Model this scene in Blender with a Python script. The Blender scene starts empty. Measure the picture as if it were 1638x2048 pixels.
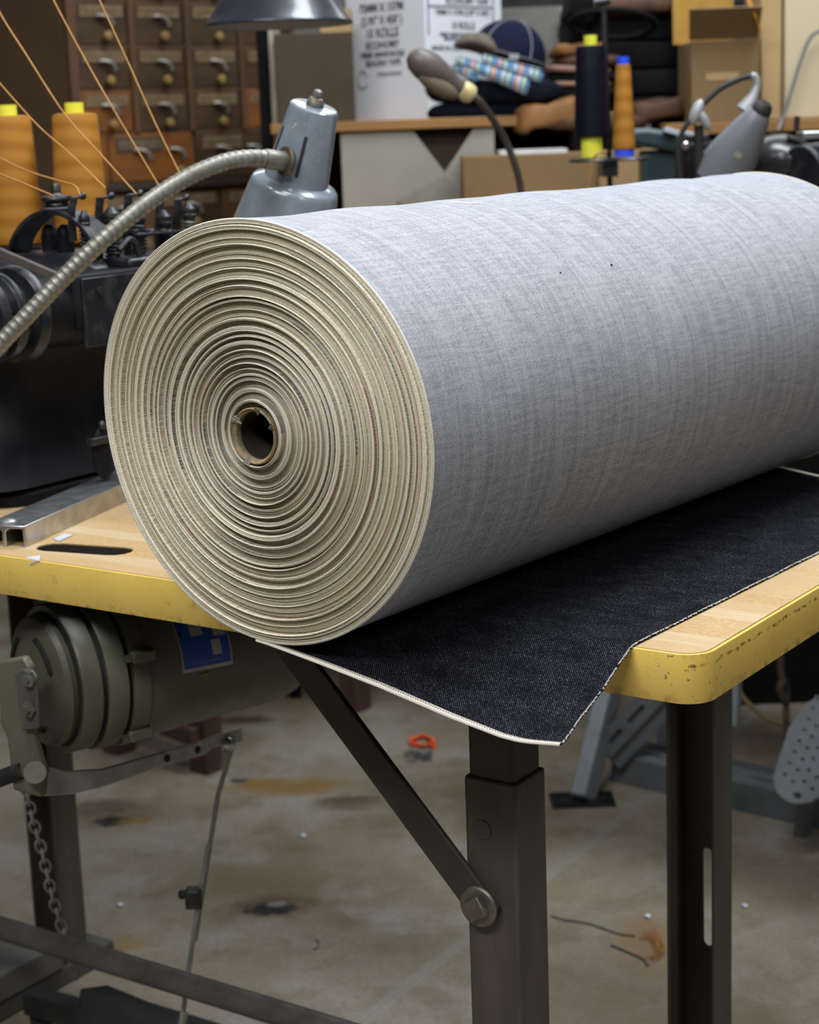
import bpy, bmesh, math, random
import numpy as np
from mathutils import Vector, Matrix
random.seed(7)
rng = np.random.default_rng(11)
SC = bpy.context.scene
COL = SC.collection
PI = math.pi

# ------------------------------------------------------------------ camera, light, exposure
F_PX = 3581.73
PITCH, ROLL = 0.210324, -0.036120
CAM = Vector((0, 0, 1.14995))
fw = Vector((0, math.cos(PITCH), -math.sin(PITCH)))
rx = Vector((1, 0, 0))
up = rx.cross(fw)
CX = math.cos(ROLL) * rx + math.sin(ROLL) * up
CU = -math.sin(ROLL) * rx + math.cos(ROLL) * up
cd = bpy.data.cameras.new('camera')
cd.sensor_fit = 'VERTICAL'
cd.sensor_height = 36.0
cd.sensor_width = 36.0
cd.lens = F_PX * 36.0 / 2048.0
cd.clip_start = 0.05
cd.dof.use_dof = True
cd.dof.focus_distance = 1.44
cd.dof.aperture_fstop = 9.0
cam = bpy.data.objects.new('camera', cd)
COL.objects.link(cam)
R3 = Matrix((CX, CU, -fw)).transposed()
cam.matrix_world = Matrix.Translation(CAM) @ R3.to_4x4()
SC.camera = cam

SC.view_settings.view_transform = 'Standard'
SC.view_settings.look = 'None'
SC.view_settings.gamma = 1.0
SC.view_settings.exposure = 0.35
SC.view_settings.use_curve_mapping = False

world = bpy.data.worlds.new('room_ambient')
SC.world = world
world.use_nodes = True
world.node_tree.nodes['Background'].inputs[0].default_value = (0.80, 0.88, 1.0, 1)
world.node_tree.nodes['Background'].inputs[1].default_value = 0.05

def area(name, loc, target, sx, sy, power, color):
    l = bpy.data.lights.new(name, 'AREA')
    l.shape = 'RECTANGLE'
    l.size, l.size_y = sx, sy
    l.energy = power
    l.color = color
    o = bpy.data.objects.new(name, l)
    COL.objects.link(o)
    o.location = loc
    o.rotation_euler = (Vector(target) - Vector(loc)).to_track_quat('-Z', 'Y').to_euler()
    return o
# fluorescent tubes under the ceiling, then added fill lights
area('tube_or_fill_light', (0.7, 2.5, 2.9), (0.6, 2.4, 0), 1.8, 0.6, 52, (0.88, 0.94, 1.0))
area('tube_or_fill_light', (-0.5, 1.15, 2.9), (-0.5, 1.25, 0), 1.6, 0.4, 38, (0.92, 0.96, 1.0))
area('tube_or_fill_light', (-0.9, -0.6, 2.9), (-0.6, -0.1, 0), 1.6, 0.5, 46, (0.98, 0.98, 1.0))  # unseen front fill, added to brighten the roll face and under-table parts
area('tube_or_fill_light', (1.9, -0.7, 2.9), (1.5, -0.2, 0), 0.5, 1.6, 32, (0.98, 0.98, 1.0))  # unseen right-front light, added to brighten the leg faces and motor
area('tube_or_fill_light', (0.0, 5.15, 2.9), (0.0, 5.0, 0), 3.2, 0.8, 26, (0.90, 0.95, 1.0))  # unseen far-back light, added for a bright reflection on the lamp cap

# ------------------------------------------------------------------ frames of reference
def ray(x, y):
    return fw + (x - 819) / F_PX * CX - (y - 1024) / F_PX * CU
def PY(x, y, Y):
    d = ray(x, y); return CAM + d * (Y / d.y)
def PZ(x, y, z):
    d = ray(x, y); return CAM + d * ((z - CAM.z) / d.z)
TB = 0.603489
ZT = 0.76
KX, KY = 0.21233, 1.27362
TM = Matrix.Translation((KX, KY, 0)) @ Matrix.Rotation(-TB, 4, 'Z')     # table frame: x right along front edge, y to the back
TMI = TM.inverted()
EU = (TM.to_3x3() @ Vector((1, 0, 0)))
EW = (TM.to_3x3() @ Vector((0, 1, 0)))
def T(u, w, z): return TM @ Vector((u, w, z))
def PW(x, y, w):
    d = ray(x, y); o = T(0, w, 0)
    return CAM + d * ((o - CAM).dot(EW) / d.dot(EW))
def PU(x, y, u):
    d = ray(x, y); o = T(u, 0, 0)
    return CAM + d * ((o - CAM).dot(EU) / d.dot(EU))
def tl(p): return TMI @ p

# ------------------------------------------------------------------ materials
MATS = {}
def nt(name):
    m = bpy.data.materials.new(name); m.use_nodes = True
    n = m.node_tree; b = n.nodes['Principled BSDF']
    return m, n, b
def node(n, t, **kw):
    x = n.nodes.new(t)
    for k, v in kw.items():
        if k in x.inputs: x.inputs[k].default_value = v
        else: setattr(x, k, v)
    return x
def mathn(n, op, a, b=None, c=None, clamp=False):
    x = n.nodes.new('ShaderNodeMath'); x.operation = op; x.use_clamp = clamp
    for i, v in enumerate((a, b, c)):
        if v is None: continue
        if isinstance(v, (int, float)): x.inputs[i].default_value = v
        else: n.links.new(v, x.inputs[i])
    return x.outputs[0]
def mixc(n, f, a, b):
    x = n.nodes.new('ShaderNodeMix'); x.data_type = 'RGBA'
    for i, v in ((0, f), (6, a), (7, b)):
        if isinstance(v, (int, float)): x.inputs[i].default_value = v
        elif isinstance(v, tuple): x.inputs[i].default_value = (*v[:3], 1)
        else: n.links.new(v, x.inputs[i])
    return x.outputs[2]
def ramp(n, f, lo, hi):
    x = n.nodes.new('ShaderNodeMapRange'); x.clamp = True
    x.inputs[1].default_value = lo; x.inputs[2].default_value = hi
    n.links.new(f, x.inputs[0]); return x.outputs[0]
def noise(n, vec, scale, detail=3, rough=0.55):
    x = node(n, 'ShaderNodeTexNoise', Scale=scale, Detail=detail, Roughness=rough)
    if vec is not None: n.links.new(vec, x.inputs['Vector'])
    return x.outputs['Fac']
def coords(n, scale=(1, 1, 1), kind='Object', rot=(0, 0, 0)):
    t = n.nodes.new('ShaderNodeTexCoord'); mp = n.nodes.new('ShaderNodeMapping')
    mp.inputs['Scale'].default_value = scale; mp.inputs['Rotation'].default_value = rot
    n.links.new(t.outputs[kind], mp.inputs['Vector']); return mp.outputs[0]
def M(name, col, rough=0.5, metal=0.0, col2=None, sc=20, lo=0.4, hi=0.7, bump=0.0, bsc=None, stretch=(1, 1, 1), coat=0.0, spec=None):
    if name in MATS: return MATS[name]
    m, n, b = nt(name)
    c = coords(n, stretch)
    if col2 is None: col2 = tuple(x * 0.8 for x in col)
    f = ramp(n, noise(n, c, sc, 5), lo, hi)
    n.links.new(mixc(n, f, col, col2), b.inputs['Base Color'])
    rr = n.nodes.new('ShaderNodeMapRange'); n.links.new(f, rr.inputs[0])
    rr.inputs[3].default_value = rough; rr.inputs[4].default_value = min(1, rough + 0.12)
    n.links.new(rr.outputs[0], b.inputs['Roughness'])
    b.inputs['Metallic'].default_value = metal
    b.inputs['Coat Weight'].default_value = coat
    if spec is not None: b.inputs['Specular IOR Level'].default_value = spec
    if bump:
        bp = node(n, 'ShaderNodeBump', Strength=bump, Distance=0.002)
        n.links.new(noise(n, c, bsc or sc * 4, 4), bp.inputs['Height'])
        n.links.new(bp.outputs[0], b.inputs['Normal'])
    MATS[name] = m
    return m

iron = M('black_cast_iron', (0.007, 0.0075, 0.010), 0.48, 0.0, (0.013, 0.0125, 0.014), 30, bump=0.06, bsc=90, spec=0.12)
iron_worn = M('worn_black_paint', (0.014, 0.015, 0.020), 0.34, 0.25, (0.05, 0.048, 0.046), 45, 0.5, 0.75, 0.12, 160)
dsteel = M('dark_steel', (0.045, 0.048, 0.055), 0.35, 0.8, (0.09, 0.085, 0.08), 60, bump=0.1)
gsteel = M('grey_steel', (0.30, 0.30, 0.29), 0.38, 0.9, (0.18, 0.165, 0.14), 50, 0.45, 0.7, 0.1)
alu = M('aluminium', (0.55, 0.56, 0.57), 0.3, 0.95, (0.40, 0.40, 0.39), 60)
conduit = M('nickel_conduit', (0.225, 0.22, 0.185), 0.45, 0.65, (0.15, 0.14, 0.105), 70, 0.45, 0.75)
frame_paint = M('dark_grey_frame_paint', (0.066, 0.058, 0.048), 0.5, 0.15, (0.105, 0.090, 0.072), 26, 0.38, 0.7, 0.3, 140, stretch=(1, 1, 0.25))
brace_paint = M('brace_paint', (0.040, 0.035, 0.030), 0.5, 0.2, (0.055, 0.048, 0.040), 30, bump=0.2, bsc=120)
bolt_m = M('zinc_bolt', (0.16, 0.15, 0.12), 0.45, 0.7, (0.25, 0.23, 0.19), 80, bump=0.2)
lever_m = M('galvanised_lever', (0.46, 0.465, 0.45), 0.5, 0.1, (0.34, 0.34, 0.325), 40, bump=0.2)
motor_m = M('olive_motor_paint', (0.120, 0.113, 0.078), 0.42, 0.0, (0.088, 0.082, 0.057), 14, 0.4, 0.75, 0.15, 120)
motor_dark = M('motor_vent_black', (0.012, 0.012, 0.011), 0.7)
hammer = M('blue_grey_hammered_enamel', (0.175, 0.215, 0.250), 0.28, 0.1, (0.225, 0.262, 0.295), 55, 0.4, 0.7, 0.10, 160, coat=0.8)
chip = M('chipped_bare_metal', (0.50, 0.40, 0.30), 0.4, 0.5)
rubber = M('black_rubber', (0.012, 0.012, 0.012), 0.6)
brassy = M('tarnished_brass', (0.13, 0.10, 0.06), 0.5, 0.6, (0.08, 0.06, 0.04), 80)
knobm = M('worn_brass_knob', (0.50, 0.33, 0.13), 0.35, 0.6, (0.36, 0.22, 0.08), 60)
pullm = M('old_nickel_pull', (0.36, 0.34, 0.30), 0.4, 0.7, (0.16, 0.14, 0.12), 60)
yel = M('yellow_plastic_tube', (0.80, 0.80, 0.06), 0.45, 0, (0.74, 0.72, 0.05), 20)
blu = M('blue_plastic_tube', (0.02, 0.08, 0.85), 0.4, 0, (0.02, 0.07, 0.75), 20)
strap_m = M('brown_belt', (0.085, 0.065, 0.055), 0.6, 0, (0.06, 0.045, 0.04), 40, bump=0.2)
redwood = M('red_brown_wood', (0.075, 0.036, 0.024), 0.5, 0, (0.048, 0.024, 0.017), 25, stretch=(1, 1, 0.15))
standgrey = M('grey_stand_paint', (0.21, 0.225, 0.245), 0.5, 0.1, (0.15, 0.16, 0.17), 22, 0.4, 0.75, 0.2)
card = M('cardboard', (0.205, 0.126, 0.052), 0.8, 0, (0.180, 0.110, 0.044), 8)
card_dk = M('kraft_cardboard_dark', (0.056, 0.038, 0.022), 0.85, 0, (0.047, 0.032, 0.019), 8)
card_lt = M('pale_cardboard', (0.40, 0.275, 0.125), 0.8, 0, (0.36, 0.245, 0.11), 8)
cream = M('cream_board', (0.54, 0.45, 0.29), 0.75, 0, (0.50, 0.42, 0.27), 6)
greyboard = M('grey_board', (0.30, 0.285, 0.24), 0.8, 0, (0.26, 0.245, 0.205), 8)
white_card = M('white_carton_board', (0.76, 0.78, 0.83), 0.6, 0, (0.73, 0.75, 0.80), 6)
ink = M('printed_ink', (0.07, 0.07, 0.09), 0.7)
pine = M('orange_pine_plank', (0.31, 0.155, 0.042), 0.55, 0, (0.19, 0.088, 0.022), 20, stretch=(0.15, 1, 1))
catw = M('cabinet_wood', (0.105, 0.050, 0.020), 0.5, 0, (0.060, 0.030, 0.014), 20, stretch=(1, 1, 0.2))
catd = M('dark_drawer_front', (0.042, 0.022, 0.009), 0.5, 0, (0.070, 0.035, 0.012), 25, stretch=(0.25, 0.25, 1), bump=0.1)
cato = M('orange_drawer_front', (0.190, 0.064, 0.012), 0.45, 0, (0.105, 0.038, 0.010), 25, stretch=(0.25, 0.25, 1), bump=0.1)
brownboard = M('brown_hardboard', (0.075, 0.046, 0.024), 0.7, 0, (0.062, 0.037, 0.019), 8)
black_en = M('black_enamel_shade', (0.028, 0.03, 0.040), 0.25, 0.2, (0.035, 0.037, 0.046), 20, coat=0.3)
white_en = M('white_enamel_inside', (0.42, 0.41, 0.38), 0.5)
navy = M('navy_denim', (0.007, 0.009, 0.026), 0.9, 0, (0.012, 0.016, 0.038), 120, bump=0.2, spec=0.1)
navyk = M('dark_navy_cloth', (0.005, 0.006, 0.011), 0.95, 0, (0.008, 0.009, 0.017), 60, bump=0.3, spec=0.1)
blackl = M('black_leather', (0.004, 0.004, 0.0045), 0.75, 0, (0.008, 0.007, 0.007), 40, bump=0.2, spec=0.1)
tanl = M('tan_leather', (0.25, 0.108, 0.026), 0.7, 0, (0.13, 0.055, 0.014), 18, bump=0.2)
brownl = M('brown_leather', (0.075, 0.030, 0.010), 0.7, 0, (0.035, 0.015, 0.007), 14, bump=0.2)
pinkl = M('raw_leather_edge', (0.29, 0.165, 0.115), 0.7, 0, (0.18, 0.10, 0.07), 20)
taupe = M('taupe_cloth', (0.145, 0.115, 0.088), 0.9, 0, (0.115, 0.092, 0.070), 40)
stitch = M('grey_stitching', (0.26, 0.25, 0.27), 0.9)
brownbulb = M('grey_brown_bakelite', (0.090, 0.070, 0.060), 0.45, 0, (0.115, 0.09, 0.076), 30)
brownbulb2 = M('tan_bakelite', (0.17, 0.125, 0.085), 0.5, 0, (0.14, 0.10, 0.07), 30)
collar_m = M('yellowed_nylon_collar', (0.60, 0.56, 0.32), 0.4, 0, (0.45, 0.32, 0.08), 60)
teal = M('teal_machine_paint', (0.028, 0.055, 0.066), 0.35, 0, (0.022, 0.045, 0.055), 20)
bulletg = M('grey_bullet_shade', (0.155, 0.165, 0.185), 0.42, 0.1, (0.135, 0.145, 0.165), 20)
greybr = M('pale_grey_bracket', (0.33, 0.33, 0.335), 0.45, 0.2, (0.32, 0.32, 0.32), 40)
paper = M('white_paper', (0.62, 0.62, 0.63), 0.8)
yellowcord = M('yellowed_cord', (0.30, 0.235, 0.10), 0.7, 0, (0.22, 0.17, 0.07), 30)
ropem = M('brown_rope', (0.075, 0.052, 0.036), 0.9)
orangeth = M('orange_thread', (0.85, 0.11, 0.015), 0.7)
darkth = M('grey_blue_thread', (0.06, 0.065, 0.075), 0.9)
rustth = M('rust_thread', (0.34, 0.15, 0.035), 0.9)
goldth = M('gold_thread', (0.42, 0.20, 0.042), 0.6, 0, (0.34, 0.155, 0.03), 60)
tapem = M('orange_tape', (0.80, 0.32, 0.02), 0.4)
seam_m = M('dark_seam', (0.015, 0.014, 0.013), 0.9)
pedal_m = M('black_treadle', (0.020, 0.020, 0.020), 0.55, 0.2, (0.034, 0.033, 0.031), 40, bump=0.2)

def cone_mat(name, c1, c2, c3):
    m, n, b = nt(name)
    c = coords(n)
    w = node(n, 'ShaderNodeTexWave', Scale=13.0, Distortion=3.0, Detail=2.0); w.inputs['Detail Scale'].default_value = 0.7
    w.wave_type = 'BANDS'; w.bands_direction = 'Z'
    n.links.new(c, w.inputs['Vector'])
    f = ramp(n, w.outputs['Fac'], 0.2, 0.9)
    fine = node(n, 'ShaderNodeTexWave', Scale=420.0, Distortion=1.0); fine.bands_direction = 'Z'
    n.links.new(c, fine.inputs['Vector'])
    col = mixc(n, f, c1, c2)
    n.links.new(mixc(n, mathn(n, 'MULTIPLY', fine.outputs['Fac'], 0.35), col, c3), b.inputs['Base Color'])
    b.inputs['Roughness'].default_value = 0.5
    b.inputs['Sheen Weight'].default_value = 0.0
    b.inputs['Specular IOR Level'].default_value = 0.15
    return m
goldcone = cone_mat('gold_thread_wound', (0.46, 0.21, 0.036), (0.36, 0.15, 0.022), (0.27, 0.11, 0.016))
navycone = cone_mat('navy_thread_wound', (0.004, 0.005, 0.012), (0.005, 0.007, 0.015), (0.003, 0.004, 0.009))

# denim, pale inside face, on the roll (uv in metres: x round the roll, y along it)
def uvmap(n, scale, rot=0.0):
    t = n.nodes.new('ShaderNodeUVMap'); mp = n.nodes.new('ShaderNodeMapping')
    mp.inputs['Scale'].default_value = scale; mp.inputs['Rotation'].default_value = (0, 0, rot)
    n.links.new(t.outputs[0], mp.inputs['Vector']); return mp.outputs[0]
def twill(n, pitch, rot, dist):
    v = uvmap(n, (1, 1, 1), rot)
    w = node(n, 'ShaderNodeTexWave', Scale=1.0 / pitch / (20 / (2 * PI)) , Distortion=dist, Detail=2.0)
    w.inputs['Detail Scale'].default_value = 0.35
    w.wave_type = 'BANDS'; w.bands_direction = 'X'; w.wave_profile = 'SIN'
    n.links.new(v, w.inputs['Vector']); return w.outputs['Fac']
def roll_fabric():
    m, n, b = nt('pale_denim_inside')
    tw = twill(n, 0.00150, math.radians(-52), 2.8)
    s1 = noise(n, uvmap(n, (900, 330, 1)), 1.0, 4, 0.7)      # slubs along the weft
    s2 = noise(n, uvmap(n, (300, 30, 1)), 1.0, 4, 0.65)
    s3 = noise(n, uvmap(n, (9, 120, 1)), 1.0, 4, 0.65)
    a = mathn(n, 'ADD', mathn(n, 'MULTIPLY', tw, 0.55), mathn(n, 'MULTIPLY', s1, 0.80))
    f = ramp(n, a, 0.42, 0.90)
    f = mathn(n, 'ADD', f, mathn(n, 'MULTIPLY', mathn(n, 'SUBTRACT', s2, 0.5), 0.75))
    f = mathn(n, 'ADD', f, mathn(n, 'MULTIPLY', mathn(n, 'SUBTRACT', s3, 0.5), 0.75), clamp=True)
    col = mixc(n, f, (0.045, 0.056, 0.088), (0.580, 0.588, 0.622))
    sp = ramp(n, noise(n, uvmap(n, (420, 420, 1)), 1.0, 2), 0.745, 0.77)
    n.links.new(mixc(n, sp, col, (0.03, 0.035, 0.06)), b.inputs['Base Color'])
    b.inputs['Roughness'].default_value = 0.9
    b.inputs['Specular IOR Level'].default_value = 0.15
    b.inputs['Sheen Weight'].default_value = 0.15
    bp = node(n, 'ShaderNodeBump', Strength=0.35, Distance=0.0006)
    n.links.new(a, bp.inputs['Height']); n.links.new(bp.outputs[0], b.inputs['Normal'])
    return m
def cloth_fabric():
    m, n, b = nt('raw_indigo_denim')
    tw = twill(n, 0.00150, math.radians(-48.4), 1.6)
    s1 = noise(n, uvmap(n, (1250, 1250, 1)), 1.0, 2, 0.6)
    s2 = noise(n, uvmap(n, (60, 26, 1)), 1.0, 4, 0.6)
    a = mathn(n, 'MULTIPLY', ramp(n, tw, 0.55, 0.95), ramp(n, s1, 0.53, 0.70))
    f = mathn(n, 'MULTIPLY', a, ramp(n, s2, 0.22, 0.85))
    base = mixc(n, s2, (0.0040, 0.0042, 0.0062), (0.0070, 0.0074, 0.0105))
    n.links.new(mixc(n, f, base, (0.66, 0.68, 0.72)), b.inputs['Base Color'])
    b.inputs['Roughness'].default_value = 0.92
    b.inputs['Specular IOR Level'].default_value = 0.03
    bp = node(n, 'ShaderNodeBump', Strength=0.3, Distance=0.0005)
    n.links.new(tw, bp.inputs['Height']); n.links.new(bp.outputs[0], b.inputs['Normal'])
    return m
def selvedge_fabric():
    m, n, b = nt('cream_selvedge_red_line')
    uv = n.nodes.new('ShaderNodeUVMap'); sx = n.nodes.new('ShaderNodeSeparateXYZ'); n.links.new(uv.outputs[0], sx.inputs[0])
    x, y = sx.outputs[0], sx.outputs[1]
    mid = mathn(n, 'LESS_THAN', mathn(n, 'ABSOLUTE', mathn(n, 'SUBTRACT', y, 0.5)), 0.13)
    dash = mathn(n, 'LESS_THAN', mathn(n, 'FRACT', mathn(n, 'MULTIPLY', x, 430)), 0.55)
    cord = ramp(n, mathn(n, 'SINE', mathn(n, 'MULTIPLY', mathn(n, 'ADD', x, mathn(n, 'MULTIPLY', y, 0.0015)), 4200)), -1, 1)
    col = mixc(n, cord, (0.46, 0.40, 0.32), (0.78, 0.73, 0.65))
    n.links.new(mixc(n, mathn(n, 'MULTIPLY', mid, dash), col, (0.10, 0.03, 0.03)), b.inputs['Base Color'])
    b.inputs['Roughness'].default_value = 0.9
    bp = node(n, 'ShaderNodeBump', Strength=0.5, Distance=0.0006)
    n.links.new(cord, bp.inputs['Height']); n.links.new(bp.outputs[0], b.inputs['Normal'])
    return m
def face_fabric():
    m, n, b = nt('rolled_selvedge_edges')
    at = n.nodes.new('ShaderNodeVertexColor'); at.layer_name = 'yarn'
    yarn = noise(n, uvmap(n, (1500, 700, 1)), 1.0, 2, 0.65)       # twisted yarn along each turn
    fz = noise(n, uvmap(n, (300, 160, 1)), 1.0, 3, 0.6)
    col = mixc(n, mathn(n, 'MULTIPLY', ramp(n, yarn, 0.40, 0.66), 0.60), at.outputs[0], (0.86, 0.81, 0.67))
    col = mixc(n, mathn(n, 'MULTIPLY', ramp(n, yarn, 0.43, 0.33), 0.40), col, (0.30, 0.26, 0.19))
    col = mixc(n, mathn(n, 'MULTIPLY', ramp(n, fz, 0.5, 0.75), 0.25), col, (0.44, 0.38, 0.26))
    n.links.new(col, b.inputs['Base Color'])
    b.inputs['Roughness'].default_value = 0.95
    b.inputs['Specular IOR Level'].default_value = 0.1
    bp = node(n, 'ShaderNodeBump', Strength=0.8, Distance=0.0012)
    n.links.new(yarn, bp.inputs['Height']); n.links.new(bp.outputs[0], b.inputs['Normal'])
    return m
def wood_top():
    m, n, b = nt('laminated_maple_top')
    c = coords(n)
    s = n.nodes.new('ShaderNodeSeparateXYZ'); n.links.new(c, s.inputs[0])
    strip = mathn(n, 'FLOOR', mathn(n, 'MULTIPLY', s.outputs[1], 38))
    wn = n.nodes.new('ShaderNodeTexWhiteNoise'); wn.noise_dimensions = '1D'; n.links.new(strip, wn.inputs['W'])
    r = wn.outputs['Value']
    grain = noise(n, coords(n, (14, 300, 1)), 1.0, 4, 0.6)
    ray_ = noise(n, coords(n, (240, 700, 1), rot=(0, 0, 0.5)), 1.0, 3, 0.6)
    flake = mathn(n, 'MULTIPLY', ramp(n, ray_, 0.46, 0.62), ramp(n, r, 0.40, 0.70))
    col = mixc(n, r, (0.560, 0.425, 0.255), (0.420, 0.260, 0.110))
    col = mixc(n, mathn(n, 'MULTIPLY', ramp(n, grain, 0.35, 0.75), 0.5), col, (0.40, 0.25, 0.105))
    col = mixc(n, mathn(n, 'MULTIPLY', flake, 0.55), col, (0.66, 0.48, 0.25))
    n.links.new(col, b.inputs['Base Color'])
    b.inputs['Roughness'].default_value = 0.42
    return m
def edge_mat():
    m, n, b = nt('yellow_edge_band')
    c = coords(n)
    s = n.nodes.new('ShaderNodeSeparateXYZ'); n.links.new(c, s.inputs[0])
    x, y, z = s.outputs
    col = mixc(n, ramp(n, noise(n, c, 9, 4), 0.35, 0.7), (0.760, 0.535, 0.125), (0.670, 0.440, 0.078))
    grime = mathn(n, 'MULTIPLY', ramp(n, noise(n, c, 48, 5, 0.7), 0.58, 0.72), 0.55)
    col = mixc(n, grime, col, (0.33, 0.215, 0.04))
    # scraped line along the right hand edge, paint chips round the corner
    wob = mathn(n, 'MULTIPLY', mathn(n, 'SUBTRACT', noise(n, c, 40, 3), 0.5), 0.006)
    ln = mathn(n, 'LESS_THAN', mathn(n, 'ABSOLUTE', mathn(n, 'SUBTRACT', mathn(n, 'ADD', z, wob), mathn(n, 'ADD', 0.7505, mathn(n, 'MULTIPLY', y, 0.004)))), 0.0013)
    side = mathn(n, 'GREATER_THAN', x, -0.012)
    brk = ramp(n, noise(n, c, 130, 3, 0.7), 0.44, 0.58)
    col = mixc(n, mathn(n, 'MULTIPLY', mathn(n, 'MULTIPLY', ln, side), mathn(n, 'MULTIPLY', brk, 0.85)), col, (0.10, 0.045, 0.015))
    dx = mathn(n, 'POWER', mathn(n, 'MULTIPLY', mathn(n, 'ADD', x, 0.012), 1 / 0.036), 2.0)
    dy = mathn(n, 'POWER', mathn(n, 'MULTIPLY', mathn(n, 'SUBTRACT', y, 0.012), 1 / 0.032), 2.0)
    cm = ramp(n, mathn(n, 'ADD', dx, dy), 1.3, 0.15)
    chips = mathn(n, 'MULTIPLY', cm, ramp(n, noise(n, c, 150, 4, 0.6), 0.61, 0.65))
    col = mixc(n, chips, col, (0.13, 0.085, 0.05))
    chips2 = mathn(n, 'MULTIPLY', cm, ramp(n, noise(n, coords(n, (110, 110, 240)), 1.0, 3, 0.6), 0.655, 0.685))
    col = mixc(n, chips2, col, (0.45, 0.43, 0.42))
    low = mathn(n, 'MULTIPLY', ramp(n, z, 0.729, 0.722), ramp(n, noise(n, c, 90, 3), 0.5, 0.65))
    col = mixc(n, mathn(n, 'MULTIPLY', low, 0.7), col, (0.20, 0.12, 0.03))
    n.links.new(col, b.inputs['Base Color'])
    b.inputs['Roughness'].default_value = 0.42
    return m
def concrete():
    m, n, b = nt('stained_concrete')
    c = coords(n)
    s = n.nodes.new('ShaderNodeSeparateXYZ'); n.links.new(c, s.inputs[0])
    x, y = s.outputs[0], s.outputs[1]
    big = noise(n, c, 2.6, 5, 0.6)
    mid = noise(n, c, 11, 5, 0.65)
    fine = noise(n, c, 120, 4, 0.7)
    col = mixc(n, ramp(n, big, 0.36, 0.66), (0.270, 0.238, 0.182), (0.160, 0.122, 0.074))
    col = mixc(n, mathn(n, 'MULTIPLY', ramp(n, mid, 0.48, 0.68), 0.65), col, (0.130, 0.098, 0.055))
    col = mixc(n, mathn(n, 'MULTIPLY', ramp(n, noise(n, c, 6.3, 6, 0.65), 0.52, 0.68), 0.60), col, (0.30, 0.285, 0.262))
    col = mixc(n, mathn(n, 'MULTIPLY', ramp(n, fine, 0.46, 0.70), 0.45), col, (0.085, 0.072, 0.055))
    wob = mathn(n, 'MULTIPLY', mathn(n, 'SUBTRACT', noise(n, c, 24, 6, 0.75), 0.5), 5.0)
    wob2 = mathn(n, 'MULTIPLY', mathn(n, 'SUBTRACT', noise(n, c, 60, 5, 0.75), 0.5), 4.6)
    def spot(col, px, py, rx_, ry_, tint, k, hard=0.3, w=None):
        p = PZ(px, py, 0)
        d = mathn(n, 'ADD', mathn(n, 'POWER', mathn(n, 'MULTIPLY', mathn(n, 'SUBTRACT', x, p.x), 1 / rx_), 2.0),
                  mathn(n, 'POWER', mathn(n, 'MULTIPLY', mathn(n, 'SUBTRACT', y, p.y), 1 / ry_), 2.0))
        f = ramp(n, mathn(n, 'ADD', d, w or wob), 1.0 + hard, 1.0 - hard)
        return mixc(n, mathn(n, 'MULTIPLY', f, k), col, tint)
    OCH, BLK, BRN, PAL = (0.20, 0.115, 0.020), (0.008, 0.008, 0.010), (0.080, 0.046, 0.018), (0.32, 0.30, 0.25)
    col = spot(col, 225, 1625, 0.085, 0.06, BRN, 0.5, 0.7)
    col = spot(col, 225, 1643, 0.030, 0.022, BLK, 0.95, 0.4, wob2)
    col = spot(col, 270, 1643, 0.030, 0.013, OCH, 0.8, 0.4)
    col = spot(col, 590, 1570, 0.100, 0.040, OCH, 0.60, 0.8)
    col = spot(col, 540, 1572, 0.10, 0.022, OCH, 0.5, 0.6)
    col = spot(col, 520, 1566, 0.035, 0.020, OCH, 0.75, 0.6)
    col = spot(col, 600, 1580, 0.060, 0.030, OCH, 0.6, 0.7)
    col = spot(col, 700, 1600, 0.055, 0.018, (0.05, 0.03, 0.015), 0.55, 0.6, wob2)
    col = spot(col, 205, 1615, 0.06, 0.035, (0.05, 0.03, 0.012), 0.6, 0.6, wob2)
    col = spot(col, 490, 1440, 0.05, 0.02, BLK, 0.7, 0.6, wob2)
    col = spot(col, 478, 1561, 0.016, 0.012, BLK, 0.85, 0.5, wob2)
    col = spot(col, 690, 1606, 0.050, 0.035, BRN, 0.6, 0.7)
    col = spot(col, 545, 1812, 0.058, 0.040, BRN, 0.75, 0.6)
    col = spot(col, 540, 1818, 0.040, 0.022, BLK, 0.95, 0.4, wob2)
    col = spot(col, 555, 1808, 0.016, 0.010, (0.20, 0.19, 0.18), 0.8, 0.4, wob2)
    col = spot(col, 1300, 1885, 0.045, 0.085, (0.22, 0.115, 0.03), 0.55, 0.8)
    col = spot(col, 240, 1890, 0.035, 0.03, OCH, 0.6, 0.6)
    col = spot(col, 480, 1760, 0.12, 0.06, (0.15, 0.112, 0.05), 0.45, 0.8)
    col = spot(col, 1480, 1780, 0.12, 0.10, (0.15, 0.125, 0.07), 0.45, 0.8)
    col = spot(col, 470, 1440, 0.06, 0.03, BRN, 0.6, 0.7)
    col = spot(col, 640, 1490, 0.10, 0.06, PAL, 0.35, 0.8)
    # saw-cut joint
    a, bb = PZ(740, 2030, 0), PZ(1290, 1600, 0)
    dirv = (bb - a).normalized(); nx, ny = -dirv.y, dirv.x
    dist = mathn(n, 'ABSOLUTE', mathn(n, 'ADD', mathn(n, 'MULTIPLY', mathn(n, 'SUBTRACT', x, a.x), nx), mathn(n, 'MULTIPLY', mathn(n, 'SUBTRACT', y, a.y), ny)))
    col = mixc(n, mathn(n, 'MULTIPLY', ramp(n, dist, 0.016, 0.001), 0.40), col, (0.28, 0.28, 0.275))
    col = mixc(n, mathn(n, 'MULTIPLY', ramp(n, dist, 0.0022, 0.0008), 0.4), col, (0.12, 0.12, 0.12))
    n.links.new(col, b.inputs['Base Color'])
    rr = n.nodes.new('ShaderNodeMapRange'); n.links.new(mid, rr.inputs[0]); rr.inputs[3].default_value = 0.45; rr.inputs[4].default_value = 0.75
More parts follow.
